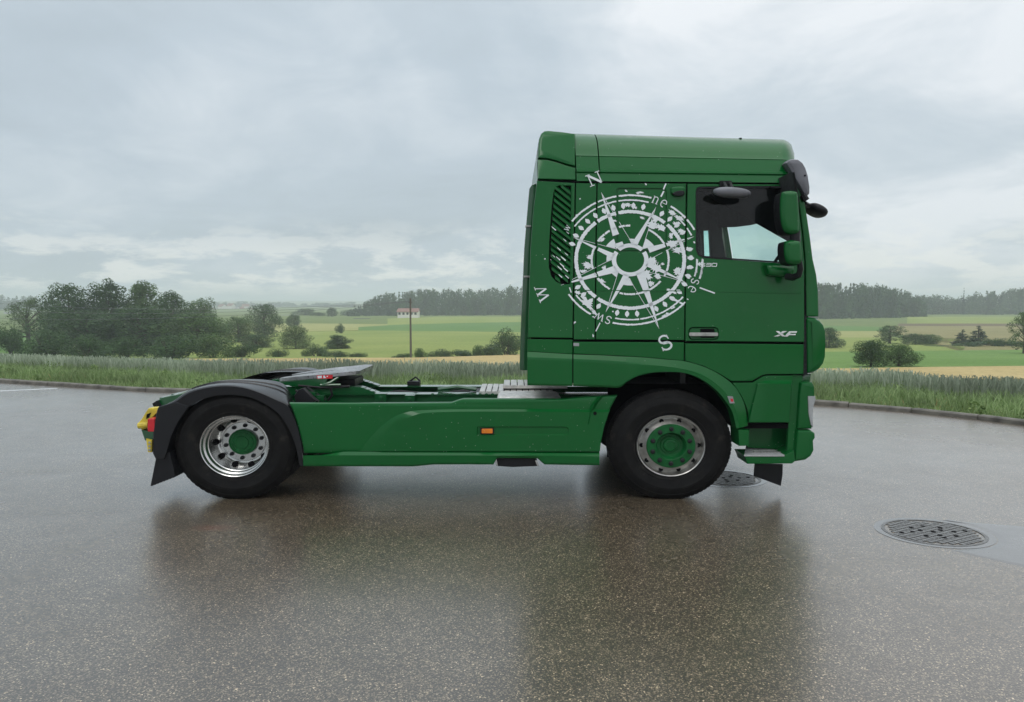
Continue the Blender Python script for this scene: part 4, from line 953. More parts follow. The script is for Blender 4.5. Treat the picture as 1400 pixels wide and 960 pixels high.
# dark recess between step panel and bumper
mb = MB(); plate(mb, [(1081, 513), (1098, 513), (1096.4, 524), (1092.6, 560), (1090, 600), (1088, 626), (1076, 626)], off=0.03, thick=0.05, bev=0.003, ln=False); mb.build('step_recess', GRN, TRUCK)
def step():
    mb = MB(); plate(mb, [(1001, 523.2), (1029, 523.2), (1037, 518.4), (1043, 514.8), (1049, 513.6), (1084.2, 513.6), (1083.4, 525), (1079.6, 577.8), (1023.4, 578), (1023.4, 566), (1019.6, 554), (1013, 540)], off=0.006, thick=0.04, bev=0.006, ln=False); sp_ = mb.build('step_fairing', GRN, TRUCK)
    # chamfered shelf that catches the sky
    a = [(1049.6, 519.0), (1082.6, 519.2)]; b = [(1052.8, 524.6), (1081.6, 525)]; mb = MB()
    r0 = [at(x, y, D + 0.012) for x, y in a]; r1 = [at(x, y, D - 0.045) for x, y in b]; r2 = [at(x, y, D - 0.028) for x, y in ((1023.8, 577.4), (1079, 577.4))]
    r1 = [at(1036, 525.4, D - 0.006), at(1045, 524.6, D - 0.024)] + r1; r0 = [at(1034, 523.8, D + 0.004), at(1043, 520.4, D + 0.01)] + r0
    r2 = [at(x, 577.2, D - 0.028) for x in (1024, 1035, 1048, 1079)]
    mb.grid([r0, r1, r2, [(x, D + 0.01, z) for x, _, z in r2]]); mb.cap([r0[-1], r1[-1], r2[-1], (r2[-1][0], D + .01, r2[-1][2])]); mb.build('step_shelf', GRN, sp_, angle=20)
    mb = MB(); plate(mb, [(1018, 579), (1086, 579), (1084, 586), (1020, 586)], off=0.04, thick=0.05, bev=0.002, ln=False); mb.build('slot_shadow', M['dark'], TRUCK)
    mb = MB(); plate(mb, [(1024.8, 585), (1086, 584.6), (1087, 616), (1022, 612)], off=0.24, thick=0.05, bev=0.004, ln=False); mb.build('step_back', GRN, TRUCK)
    zt = at(1050, 622, D - 0.03)[2]; t = [(1017.4, 622.2), (1072, 622.4), (1084.6, 615.2), (1062, 606.4), (1020.6, 606.4)]
    top = [gnd(x, y, zt) for x, y in t]; mb = MB(); mb.cap(top); mb.grid([top, [(x, y, z - 0.012) for x, y, z in top]], True); st = mb.build('step_tread', M['tread'], TRUCK, smooth=False)
    for r_ in range(3):
        for k in range(9):
            px, py = 1031 + k * 4.4 + r_ * 1.2, 618.5 - r_ * 2.9; x, y, z = gnd(px, py, zt); mb = MB(); mb.box(x - 0.009, x + 0.009, y - 0.010, y + 0.010, z - 0.004, z + 0.006); mb.build('tread_stud', M['steel'], st, smooth=False)
    ring = [(1062, 606.6), (1084.4, 615), (1084.4, 632.6), (1086, 620)]
    mb = MB(); plate(mb, [(1017.4, 622.6), (1071, 622.8), (1085.8, 616), (1087.2, 630.8), (1083, 634), (1022, 634.4), (1020, 628)], off=-0.032, thick=0.3, bev=0.006, ln=False, back=True); mb.build('step_riser', GRN, TRUCK)
    mb = MB(); plate(mb, [(1032.4, 634), (1070.4, 635), (1070, 650), (1067.6, 664.6), (1050, 658), (1031, 651.2)], off=0.25, thick=0.02, bev=0.002, ln=False, back=True); mb.build('mud_flap', M['black'], TRUCK)
step()
# ---- rear wind deflector behind the cab, back wall
mb = MB(); wd = [(733, 250), (727, 252.6), (723.6, 258), (722, 275), (716.6, 340), (712.6, 430), (710.4, 500), (711, 506.6), (723, 507)]
plate(mb, wd, off=0.32, thick=0.12, bev=0.012, ln=False, back=True); wdo = mb.build('side_deflector', M['green_frame'], TRUCK)
for y in (308, 377):
    mb = MB(); plate(mb, [(718.5 if y < 340 else 716, y), (726, y), (726, y + 2.4), (718 if y < 340 else 716, y + 2.4)], off=0.30, thick=0.05, bev=0.002, ln=False); mb.build('hinge', M['steel'], wdo)
mb = MB(); mb.box(at(733, 400, D)[0] - 0.0, at(760, 400, D)[0], D + 0.12, YF - 0.12, at(733, 526, D)[2], at(733, 250, D)[2]); mb.build('cab_back_wall', M['green_frame'], TRUCK, smooth=False)
mb = MB(); pts = [(p[0], p[2]) for p in (at(x, y, D + 0.02) for x, y in side_rear)]
mb.add([(x, YF, z) for x, z in pts], [tuple(range(len(pts)))]); fs = [(736, 250), (950, 251), (948, 520), (724, 520)]; q = [(p[0], YF + 0.004, p[2]) for p in (at(x, y, D + 0.02) for x, y in fs)]; mb.cap(q); mb.build('far_side_panel', GRN, TRUCK, smooth=False, fix=False)

# ---- sun visor, mirrors, camera, horn cover
vis = [(1074.6, 222.6), (1078, 218.6), (1084, 216.8), (1092.6, 217.2), (1098.6, 221.6), (1103, 229), (1106.4, 240), (1108.8, 256), (1108.6, 264), (1105, 268.4), (1099.6, 266), (1094, 255), (1085.4, 241)]
mb = MB(); plate(mb, vis, off=0.02, thick=0.10, bev=0.035, ln=False)
p = [(q[0], q[2]) for q in (at(x, y, D + 0.02) for x, y in vis)]; mb.grid([[(x, D + 0.12, z) for x, z in p], [(x + 0.12, D + 0.5, z) for x, z in p], [(x + 0.12, YF - 0.5, z) for x, z in p], [(x, YF - 0.1, z) for x, z in p]], True)
vo = mb.build('sun_visor', M['grey'], TRUCK, angle=40)
mb = MB(); mb.tube([at(1097, 266, D + 0.05), at(1102.6, 274, D + 0.05)], 0.03, 8); mb.build('visor_bracket', M['black'], vo)
mb = MB(); x, y, z = at(1100.6, 240, D + 0.016); mb.ell((x, y, z), 0.008, 0.006, 0.008, 8, 6); mb.build('visor_screw', M['dark'], vo)
def tilted(c, ux, half, ry, thick, name, mat, parent, p=0.7):
    mb = MB(); mb.ell((0, 0, 0), half, thick, ry, 20, 12, p); ca, sa = math.cos(ux), math.sin(ux)
    mb.v = [(c[0] + x * ca - z * sa, c[1] + y, c[2] + x * sa + z * ca) for x, y, z in mb.v]; return mb.build(name, mat, parent, angle=60)
c = at(1115.5, 288, D + 0.25); fm = tilted(c, -0.50, 0.095, 0.048, 0.14, 'front_mirror', M['black'], TRUCK, 0.8)
mb = MB(); mb.tube([at(1100, 278, D + 0.12), at(1107, 282, D + 0.2)], 0.022, 8); mb.build('mirror_arm', M['black'], fm)
c = at(1000.5, 263.4, D - 0.10); km = tilted(c, -0.07, 0.168, 0.046, 0.07, 'kerb_mirror', M['grey'], TRUCK, 0.85)
mb = MB(); a, b = at(990, 250.5, D + 0.03), at(994, 259, D - 0.10); mb.tube([a, b], 0.016, 8); a, b = at(998, 250.5, D + 0.03), at(1002, 259, D - 0.10); mb.tube([a, b], 0.016, 8); x0 = at(986, 251, D)[0]; x1 = at(1002, 251, D)[0]; z = at(994, 252, D + .04)[2]; mb.box(x0, x1, D + 0.03, D + 0.08, z - 0.02, z + 0.03); mb.build('mirror_arm', M['black'], km)
mb = MB(); plate(mb, [(1053, 254.4), (1086, 255.6), (1087, 261), (1084.6, 261), (1084, 257.6), (1054, 256.8)], off=-0.02, thick=0.05, bev=0.003); mb.build('door_grab_trim', M['black'], door)
def mirrors():
    up = smooth_closed([(1070.6, 263.6), (1075, 261), (1083, 260), (1090.6, 261.6), (1092.8, 266), (1094.2, 290), (1094.6, 312), (1092.6, 318.6), (1086, 320.2), (1077, 318.4), (1071.6, 311), (1068.8, 295), (1068.6, 275)], 4)
    lo = smooth_closed([(1075, 331), (1080, 328.6), (1088, 327.8), (1095, 329.4), (1097.2, 334), (1098.2, 347), (1097.4, 357.6), (1093.4, 361.6), (1085, 361.8), (1077.6, 358.6), (1074.6, 350), (1073.8, 340)], 4)
    for nm, o in (('mirror_housing', up), ('mirror_housing', lo)):
        mb = MB(); plate(mb, o, off=-0.30, thick=0.15, bev=0.035, ln=False, back=True); h = mb.build(nm, GRN, MIR, angle=50)
        o2 = [(x - 1.8, y + 0.6) for x, y in o]; mb = MB(); plate(mb, o2, off=-0.275, thick=0.16, bev=0.02, ln=False, back=True); mb.build('housing_rim', M['black'], MIR, angle=50)
    mb = MB(); mb.tube([at(1087, 316, D - 0.24), at(1087, 332, D - 0.24)], 0.045, 10); mb.build('mirror_joint', M['black'], MIR)
    mb = MB(); mb.tube([at(1093, 358, D - 0.22), at(1094.5, 368, D - 0.22), at(1092, 376, D - 0.2), at(1084, 379.5, D - 0.15), at(1076, 378, D - 0.08)], [0.024, 0.026, 0.028, 0.03, 0.03], 10); mb.build('mirror_arm', M['black'], MIR)
    a = [(1048.6, 362.8), (1058, 362.2), (1086.8, 363.8), (1087.8, 369), (1086, 376.4), (1076, 378.6), (1062, 377.6), (1052, 375.2)]; mb = MB(); plate(mb, a, off=-0.10, thick=0.10, bev=0.03); mb.build('mirror_foot', GRN, MIR, angle=50)
MIR = empty('mirror', at(1085, 320, D - 0.2), TRUCK); mirrors()
def camera_pod():
    o = smooth_closed([(918, 257.6), (922, 255.4), (930, 254.6), (936.2, 255.6), (937, 260), (936, 266), (931, 268), (923, 267.4), (918.4, 264)], 3); mb = MB(); plate(mb, o, off=-0.03, thick=0.035, bev=0.014); pod = mb.build('camera_pod', GRN, TRUCK, angle=50)
    o = smooth_closed([(919.4, 264.6), (924, 261.6), (931, 260.2), (936, 261.4), (935, 266.4), (929, 268.2), (922.6, 267.2)], 3); mb = MB(); plate(mb, o, off=-0.034, thick=0.02, bev=0.006); mb.build('lens', M['black'], pod, angle=50)
camera_pod()
# interior: steering wheel, seat
mb = MB(); c = Vector(at(1077, 359, D + 0.32))
pts = [tuple(c + Vector((math.sin(a) * 0.075 - 0.06 * math.cos(a), 0.19 * math.cos(a), math.sin(a) * 0.17))) for a in np.linspace(0, 2 * PI, 33)]
mb.tube(pts, 0.016, 8, caps=False); mb.build('steering_wheel', M['black'], TRUCK)
mb = MB(); x, y, z = at(946, 345, D + 0.5); mb.ell((x + 0.02, y + 0.2, z - 0.02), 0.10, 0.24, 0.26, 16, 10, 0.6); mb.build('seat', M['interior'], TRUCK)
mb = MB(); x0, x1 = at(1060, 372, D)[0], at(1104, 372, D)[0]; z = at(1080, 372, D)[2]; mb.box(x0, x1, D + 0.15, YF - 0.2, z - 0.5, z - 0.06); mb.build('dashboard', M['interior'], TRUCK, smooth=False)

# ---- badges
def strokes(mb, segs, fn, dz):
    """flat strokes (x0,y0,x1,y1,w) in photo pixels laid on the panel"""
    for x0, y0, x1, y1, w in segs:
        d = Vector((x1 - x0, y1 - y0)); n = Vector((-d.y, d.x)).normalized() * w / 2
        mb.cap([S(x0 + n.x, y0 + n.y, dz), S(x1 + n.x, y1 + n.y, dz), S(x1 - n.x, y1 - n.y, dz), S(x0 - n.x, y0 - n.y, dz)])
def badge(name, polys, mat, parent, off=-0.006):
    mb = MB()
    for o in polys: plate(mb, o, off=off, thick=0.008, bev=0.0012)
    return mb.build(name, mat, parent, smooth=False)
badge('badge_letter', [[(1060.5, 452.8), (1065, 452.8), (1074.5, 460.2), (1069.6, 460.2)], [(1070.6, 452.8), (1076.6, 452.8), (1069, 456.6), (1065.6, 455.6)], [(1064.8, 457.4), (1067.6, 458.6), (1063.8, 460.2), (1057.6, 460.2)]], M['chrome'], door)
badge('badge_letter', [[(1079, 453), (1090, 453), (1089, 455.2), (1081.4, 455.2), (1075.6, 460.4), (1072.2, 460.4)], [(1079.4, 456.6), (1088.4, 456.6), (1087.6, 458.4), (1079, 458.4), (1076.8, 460.4), (1075, 460.4)]], M['chrome'], door)
def numbers():
    mb = MB(); w = 0.8
    sg = []
    for ch, x in (('5', 957), ('3', 965), ('0', 973)):
        x1, sk = x + 6.4, 0.9; t, m, b = 360.2, 362.2, 364.2
        if ch == '5': sg += [(x + sk, t, x1 + sk, t, w), (x + sk, t, x + .4, m, w), (x + .4, m, x1 + .4, m, w), (x1 + .4, m, x1, b, w), (x, b, x1, b, w)]
        if ch == '3': sg += [(x + sk, t, x1 + sk, t, w), (x1 + sk, t, x1, b, w), (x + .4, m, x1 + .4, m, w), (x, b, x1, b, w)]
        if ch == '0': sg += [(x + sk, t, x1 + sk, t, w), (x1 + sk, t, x1, b, w), (x, b, x1, b, w), (x + sk, t, x, b, w)]
    strokes(mb, sg, None, -0.005); mb.build('badge_number', M['chrome'], door, smooth=False, fix=False)
numbers()

# ---- the white compass on the cab side
CX, CY, KX = 861.6, 355.4, 1.12
def decal():
    DZ = -0.0035; mb = MB(); rg = random.Random(11)
    def pt(r, a): return (CX + KX * r * math.sin(R(a)), CY - r * math.cos(R(a)))     # a: degrees clockwise from the top
    def ok(x, y):
        if x > 949.5 and y < 354: return False
        if 750 < x < 781.5 and 253 < y < 389: return False
        if y < 249.5 and x < 800: return False
        yy = y - (x - 842) * 0.012
        if 842 < x < 912 and 256.6 < yy < 344.4 and not (846 < x < 908.4 and 260.4 < yy < 341.4): return False
        if 814.6 < x < 817.2 or 936.6 < x < 939.4: return False
        return True
    def quad(q):
        if ok(sum(p[0] for p in q) / len(q), sum(p[1] for p in q) / len(q)): mb.cap([S(x, y, DZ) for x, y in q])
    def ring(r, w, a0, a1, jit=0.0, drop=0.0):
        n = max(3, int((a1 - a0) / 0.9)); js = [rg.uniform(-jit, jit) for _ in range(n + 1)]; ks = [rg.uniform(-jit, jit) for _ in range(n + 1)]
        for k in range(n):
            if rg.random() < drop: continue
            b0, b1 = a0 + (a1 - a0) * k / n, a0 + (a1 - a0) * (k + 1) / n
            quad([pt(r - w / 2 + js[k], b0), pt(r + w / 2 + ks[k], b0), pt(r + w / 2 + ks[k + 1], b1), pt(r - w / 2 + js[k + 1], b1)])
    for a0, a1 in ((-58, 17), (34, 66), (72, 107), (127, 194), (213, 238)): ring(88.5, 2.3, a0, a1, 0.25, 0.01)
    for a0, a1 in ((-56, 16), (46, 66), (72, 106), (128, 193), (214, 234)): ring(81.8, 2.0, a0, a1, 0.25, 0.015)
    ring(66, 4.5, 0, 360, 0.4, 0.0)
    for a0, a1 in ((-27, 0), (28, 62), (72, 118), (128, 196), (212, 247), (255, 290), (300, 328)): ring(47, 2.5, a0, a1, 0.3, 0.02)
    ring(19.8, 5.4, 0, 360)
    # pointers: tip, white half on the counter-clockwise side, thin line on the other
    tips = [(822, 263, 1), (897, 283, 0), (949, 323.5, 1), (937.5, 386, 0), (901, 449.5, 1), (828, 427, 0), (766.7, 390, 1), (784, 324.8, 0)]
    info = []
    for x, y, big in tips:
        u = Vector(((x - CX) / KX, y - CY)); info.append((u.length, u.normalized(), big))
    for ln_, u, big in info:
        n = Vector((u.y, -u.x))                     # counter-clockwise side on the picture
        r0 = 20.5; hw = (ln_ - r0) * (0.136 if big else 0.130); f = lambda v: (CX + v.x * KX, CY + v.y)
        NP = 36
        for k in range(NP):
            a, b = r0 + (ln_ - r0) * k / NP, r0 + (ln_ - r0) * (k + 1) / NP; wa, wb = hw * (1 - k / NP), hw * (1 - (k + 1) / NP)
            q = [f(u * a), f(u * a + n * wa), f(u * b + n * wb), f(u * b)] if k < NP - 1 else [f(u * a), f(u * a + n * wa), f(u * b)]
            quad(q)
            e = 0.55; quad([f(u * a - n * wa), f(u * a - n * (wa - e)), f(u * b - n * (wb - e * (1 if k < NP - 1 else 0.3))), f(u * b - n * wb)])
        # star body between this pointer's line and the next white half
    n8 = len(info); order = sorted(range(n8), key=lambda i: math.atan2(info[i][1].x, -info[i][1].y) % (2 * PI))
    for q in range(n8):
        i, j = order[q], order[(q + 1) % n8]
        for r0, r1 in ((21.5, 25), (25, 29), (29, 32), (32, 35)):
            def edge(r, i, sgn):
                ln_, u, big = info[i]; hw = (ln_ - r) * (0.136 if big else 0.130); a = math.degrees(math.atan2(u.x, -u.y)); return a + sgn * math.degrees(math.atan2(hw, r)) * 0.97
            a0, a1 = edge(r0, i, 1), edge(r0, j, -1); b0, b1 = edge(r1, i, 1), edge(r1, j, -1)
            a1 = a1 if a1 > a0 - 40 else a1 + 360; b1 = b1 if b1 > b0 - 40 else b1 + 360
            if a1 - a0 < 0.5 or b1 - b0 < 0.5: continue
            if r1 > 31 and q % 3 != 0: continue
            for k in range(8):
                f0, f1 = k / 8, (k + 1) / 8; quad([pt(r0, a0 + (a1 - a0) * f0), pt(r0, a0 + (a1 - a0) * f1), pt(r1, b0 + (b1 - b0) * f1), pt(r1, b0 + (b1 - b0) * f0)])
    # leaf-like marks between the rings
    for k in range(38):
        a = k * 9.47 + 3; c = pt(74, a)
        if any(abs((a - math.degrees(math.atan2(u.x, -u.y)) + 180) % 360 - 180) < 4.5 for ln_, u, big in info if ln_ > 76): continue
        u = Vector((math.sin(R(a)), -math.cos(R(a)))); n = Vector((-u.y, u.x)); L_ = 4.7; w_ = 2.7
        p = [u * L_, u * 1.5 + n * w_, -u * 1.4 + n * w_ * .95, -u * L_, -u * 1.2 - n * w_, u * 1.6 - n * w_ * .95]; quad([(c[0] + v.x * KX * 0.95, c[1] + v.y) for v in p])
    # worn splashes of white
    for x, y, rx, ry, t in ((803, 414, 14, 6, 50), (790, 400, 5, 3, 20), (812, 427, 6, 3, 45), (806, 351.5, 5, 4, 10), (803, 363, 9, 5, 30), (797, 371, 6, 3, 0), (822, 384, 7, 3, 30), (826, 366, 4, 3, -40), (823, 328, 5, 3, -45), (892, 308, 9, 6, 10), (903, 311, 8, 5, 25), (896, 300, 5, 4, 0), (919, 291, 7, 4, 35), (928, 298, 8, 4, 30), (925, 306, 6, 4, 0), (931, 316, 5, 4, 0), (917, 322, 4, 5, 0), (920, 334, 8, 5, 20), (926, 342, 8, 5, 10), (891, 356, 9, 5, 0), (897, 366, 7, 8, 0), (884, 376, 10, 7, 50), (899, 378, 6, 4, 40), (906, 361, 3, 2, 0), (926, 371, 6, 7, 0), (929, 380, 6, 4, 60), (890, 388, 5, 4, 0), (914, 396, 3, 2, 0), (922, 400, 4, 2, 20), (918, 408, 5, 2.4, 20), (925, 411, 6, 2, 25), (932, 415, 5, 2, 30), (908, 432, 4, 2, -20), (912, 429, 3, 2, -30), (920, 421, 4, 1.6, -30), (858, 280, 6, 3.2, 15), (869, 284, 3, 2, 30), (876, 263, 5, 1.6, 5), (872, 264, 3, 1.8, 5), (888, 260.5, 3, 1.2, 10), (856, 261, 2.4, 1.4, 40), (883, 252, 2.2, 1.2, 45), (851, 268, 3, 1.4, 0), (840, 302, 4, 2, 0), (878, 298, 4, 2, 20), (957, 361, 4, 3, 0), (938, 363, 4, 2.5, 10), (944, 352, 4.5, 3, 0), (941, 340, 4.5, 2.6, -5), (942, 366, 4.5, 2.6, 5), (941, 379, 3.4, 2.4, 30), (786, 441, 2.6, 1.4, -35), (811, 459, 1.4, 2.6, 0), (793, 272, 1.2, 1.2, 0), (838, 426, 1.6, 1.2, 0), (811, 433, 2, 1, 0), (745, 354, 1.4, 1.4, 0), (789, 294, 2.6, 1.6, -30)):
        m = 22; q = []
        for k in range(m):
            a = 2 * PI * k / m; rr = rg.uniform(0.45, 1.0) if k % 2 else rg.uniform(0.8, 1.4); ca, sa = math.cos(R(t)), math.sin(R(t)); u, v = math.cos(a) * rx * rr * 0.86, math.sin(a) * ry * rr * 0.86; q.append((x + u * ca - v * sa, y + u * sa + v * ca))
        if ok(x, y):
            pts = [S(a, b, DZ - 0.0006) for a, b in q]; mb.add(pts, [tuple(t_) for t_ in tessellate_polygon([[Vector((p_[0], p_[2], 0)) for p_ in pts]])])
    # stray rays
    for sgm in ((910.5, 251, 907, 259, 1.8), (907.5, 261.5, 903.6, 269, 2.2), (956.6, 393.4, 977.4, 401, 1.9), (820.4, 441.4, 814.6, 453, 1.5), (952.4, 354, 952.4, 373, 1.6), (960.4, 354, 959, 362, 1.8), (951.6, 372, 950.6, 374, 1.8), (960.4, 366, 957.6, 377, 2.0), (778.6, 393, 781, 400, 1.6)):
        strokes(mb, [sgm], None, DZ)
    comp = mb.build('compass_rose', M['white'], TRUCK, smooth=False, fix=False)
    # splashes that reach across the vent slats lie on the slats
    mb = MB()
    for x, y, l in ((764, 340, 6), (770, 353, 8), (763, 353, 7), (768, 362, 7), (774, 347, 5), (765, 366, 7), (773, 368, 8), (757, 350, 4), (766, 377, 6), (775, 378, 6), (772, 328, 5), (776, 318, 4), (757, 312, 7), (753, 355, 2)):
        mb.cap([S(x - l * .45, y - l * .42, -0.0015), S(x + l * .5, y + l * .32, -0.0015), S(x + l * .36, y + l * .52, -0.0015), S(x - l * .3, y - l * .1, -0.0015)])
    mb.build('compass_splash', M['white'], vp, smooth=False, fix=False)['kind'] = 'stuff'
    def arc(cx, cy, rx, ry, a0, a1, w, n=9):
        P = [(cx + rx * math.cos(R(a0 + (a1 - a0) * k / n)), cy + ry * math.sin(R(a0 + (a1 - a0) * k / n))) for k in range(n + 1)]; return [(P[k][0], P[k][1], P[k + 1][0], P[k + 1][1], w) for k in range(n)]
    G = {
        'N': [(-.42, .5, -.42, -.5, .09), (.42, .5, .42, -.5, .09), (-.45, -.5, .42, .5, .20), (-.62, -.5, -.25, -.5, .07), (-.62, .5, -.22, .5, .07), (.22, -.5, .62, -.5, .07)],
        'W': [(-.66, -.5, -.34, .5, .17), (-.34, .5, -.02, -.42, .08), (-.02, -.5, .30, .5, .17), (.30, .5, .62, -.5, .08), (-.84, -.5, -.46, -.5, .07), (-.2, -.5, .18, -.5, .07), (.46, -.5, .8, -.5, .07)],
        'S': arc(0, -.25, .30, .25, -20, -180, .13) + arc(0, -.25, .30, .25, 180, 110, .15) + [(-.14, -.02, .16, .04, .19)] + arc(0, .25, .32, .25, -70, 90, .15) + arc(0, .25, .32, .25, 90, 165, .12) + [(.28, -.48, .30, -.18, .07), (-.31, .2, -.33, .5, .07)],
        'n': [(-.28, -.5, -.28, .5, .15), (.26, -.15, .26, .5, .15), (-.42, .5, -.1, .5, .08), (.1, .5, .42, .5, .08), (-.42, -.48, -.25, -.48, .08)] + arc(0.0, -.16, .27, .30, -180, 0, .11),
        'e': arc(0, 0, .34, .5, 0, -290, .13, 14) + [(-.34, -.03, .34, -.03, .08)],
        's': arc(0, -.24, .26, .24, -20, -180, .12) + arc(0, -.24, .26, .24, 180, 110, .13) + [(-.12, -.02, .14, .04, .16)] + arc(0, .24, .28, .24, -70, 165, .13, 12),
        'w': [(-.6, -.5, -.3, .5, .16), (-.3, .5, 0, -.4, .09), (0, -.5, .3, .5, .16), (.3, .5, .58, -.5, .09), (-.74, -.48, -.44, -.48, .08), (.42, -.48, .7, -.48, .08)],
    }
    def glyph(ch, cx, cy, h, ang, wx=1.0):
        mb = MB(); ca, sa = math.cos(R(ang)), math.sin(R(ang)); sg = []
        f = lambda x, y: (cx + (x * wx * h * ca - y * h * sa) * 1.08, cy + (x * wx * h * sa + y * h * ca))
        for x0, y0, x1, y1, w in G[ch]: sg.append((*f(x0, y0), *f(x1, y1), w * h))
        strokes(mb, sg, None, DZ - 0.001); mb.build('compass_letter', M['white'], comp, smooth=False, fix=False)
    glyph('N', 813, 244.4, 15.5, -23); glyph('W', 741.5, 401, 13.5, -110, 1.05); glyph('S', 909.4, 468.6, 19.5, 157 - 180)
    glyph('n', 896.4, 273.6, 9.5, 22); glyph('e', 907.4, 278.4, 10, 26); glyph('s', 950.2, 385, 10, 112); glyph('e', 946, 395.4, 10, 118); glyph('s', 831.6, 437.6, 10.5, 203); glyph('w', 819.6, 433, 9, 207)
    glyph('w', 776, 312, 6, 300, 0.9)
decal()

# ---- wheels
def wheel(px, py, front, Yo, sign=1, src=None):
    cx, _, cz = at(px, py, D); SX = 1.115; Rt = cz + 0.005
                                  # tyre flattened a touch on the ground
    W = empty('front_wheel' if front else 'rear_wheel', (cx, Yo, cz), TRUCK); c = (cx, Yo, cz)
    def bld(prof, name, mat, ang=35, n=96, par=W):
        mb = MB(); mb.lathe([(r, y * sign) for r, y in prof], c, n, SX); return mb.build(name, mat, par, angle=ang)
    wd = 0.30 if front else 0.56
    pr = [(0.284, 0.030), (0.290, 0.008), (0.305, 0.000), (0.318, -0.004), (0.322, -0.001), (0.350, -0.010), (0.385, -0.016), (0.388, -0.019), (0.405, -0.018), (0.408, -0.014), (0.435, -0.008), (0.455, 0.004), (0.458, 0.001), (0.472, 0.010), (0.488, 0.026), (Rt - 0.003, 0.040), (Rt, 0.052)]
    y = 0.052
    for k in range(4 if front else 8):
        y += 0.034; pr += [(Rt, y), (Rt - 0.012, y + 0.002), (Rt - 0.012, y + 0.012), (Rt, y + 0.014)]; y += 0.014
    pr += [(Rt, wd - 0.04), (Rt - 0.01, wd - 0.02), (0.42, wd), (0.30, wd - 0.02)]
    t = bld(pr, 'tyre', M['tyre'], 40)
    # flatten where it meets the road
    for v in t.data.vertices:
        if v.co.z + cz < 0.002: v.co.z = 0.002 - cz
    n = 60 if not front else 80; mb = MB()                       # shoulder blocks of the tread
    for k in range(n):
        a = 2 * PI * k / n; da = PI / n * (0.62 if not front else 0.75); q = []
        for aa in (a - da, a + da):
            for r, yy in ((Rt - 0.016, 0.028), (Rt + 0.004, 0.048), (Rt + 0.004, 0.084), (Rt - 0.016, 0.084)): q.append((cx + r * SX * math.cos(aa), Yo + yy * sign, max(0.001, cz + r * math.sin(aa))))
        mb.add(q, [(0, 1, 2, 3), (7, 6, 5, 4), (0, 4, 5, 1), (1, 5, 6, 2), (2, 6, 7, 3)])
    o = mb.build('tread_blocks', M['tyre'], W, smooth=False); o['kind'] = 'stuff'
    def discs(name, r, y, rad, dep, mat, cnt=10, ph=0.0, prof=None, cone=0.0):
        base = None
        for k in range(cnt):
            a = 2 * PI * (k + ph) / cnt; p = (cx + r * SX * math.cos(a), Yo + y * sign, cz + r * math.sin(a))
            if base is None:
                mb = MB(); mb.lathe([(q, yy * sign) for q, yy in prof], p, 14, 1.05); base = mb.build(name, mat, W, origin=p, angle=40)
            else: dup(base, p, W)
    if front:
        bld([(0.286, 0.020), (0.287, 0.004), (0.281, -0.004), (0.274, 0.000), (0.268, 0.012), (0.262, 0.040), (0.256, 0.056), (0.240, 0.052), (0.214, 0.028), (0.200, 0.012), (0.198, 0.07), (0.05, 0.07)], 'rim', M['steel'], 30)
        bld([(0.204, 0.022), (0.203, 0.002), (0.199, -0.004), (0.128, -0.008), (0.122, -0.002), (0.117, 0.03), (0.105, 0.05), (0.082, 0.052), (0.078, 0.046), (0.060, 0.046), (0.054, 0.030), (0.040, 0.026), (0.036, 0.032), (0.0, 0.032)], 'hub', M['hub_green'], 30)
        discs('wheel_nut', 0.160, -0.006, 0, 0, M['black'], 10, 0.5, [(0.022, 0.004), (0.022, -0.004), (0.017, -0.006), (0.016, -0.018), (0.010, -0.022), (0.0, -0.020)])
        discs('hand_hole', 0.236, 0.046, 0, 0, M['dark'], 10, 0.0, [(0.021, 0.012), (0.020, -0.005), (0.0, -0.002)])
    else:
        bld([(0.288, 0.020), (0.289, 0.002), (0.283, -0.006), (0.276, -0.002), (0.271, 0.010), (0.268, 0.030), (0.262, 0.036), (0.254, 0.040), (0.250, 0.060), (0.247, 0.075), (0.240, 0.080), (0.236, 0.13), (0.232, 0.19), (0.222, 0.232), (0.205, 0.250), (0.19, 0.252), (0.185, 0.246), (0.120, 0.246), (0.118, 0.27), (0.05, 0.27)], 'rim', M['alu'], 30)
        bld([(0.122, 0.27), (0.121, 0.215), (0.112, 0.206), (0.098, 0.204), (0.094, 0.196), (0.060, 0.194), (0.056, 0.188), (0.030, 0.188), (0.0, 0.186)], 'hub', M['hub_green'], 30)
        discs('wheel_nut', 0.157, 0.244, 0, 0, M['black'], 10, 0.35, [(0.019, 0.004), (0.019, -0.006), (0.015, -0.010), (0.014, -0.026), (0.0, -0.026)])
        discs('hub_bolt', 0.080, 0.192, 0, 0, M['hub_green'], 10, 0.1, [(0.009, 0.004), (0.009, -0.006), (0.0, -0.007)])
        discs('hand_hole', 0.2225, 0.212, 0, 0, M['dark'], 10, 0.0, [(0.026, 0.02), (0.026, -0.012), (0.020, -0.016), (0.0, -0.012)])
    return W
wheel(918, 610.5, True, D + 0.015); wheel(319, 611, False, D + 0.02)
wheel(918, 610.5, True, YF - 0.015, -1); wheel(319, 611, False, YF - 0.02, -1)
mb = MB(); a = at(918, 609, D); mb.tube([(a[0], D + 0.25, 0.45), (a[0], YF - 0.25, 0.45)], 0.07, 12); mb.build('front_axle', M['black'], TRUCK)
mb = MB(); a = at(319, 609, D); mb.tube([(a[0], D + 0.5, 0.49), (a[0], D + 1.0, 0.49), (a[0], D + 1.1, 0.49), (a[0], D + 1.4, 0.49), (a[0], D + 1.5, 0.49), (a[0], YF - 0.5, 0.49)], [0.1, 0.1, 0.22, 0.22, 0.1, 0.1], 14); mb.build('rear_axle', M['black'], TRUCK)

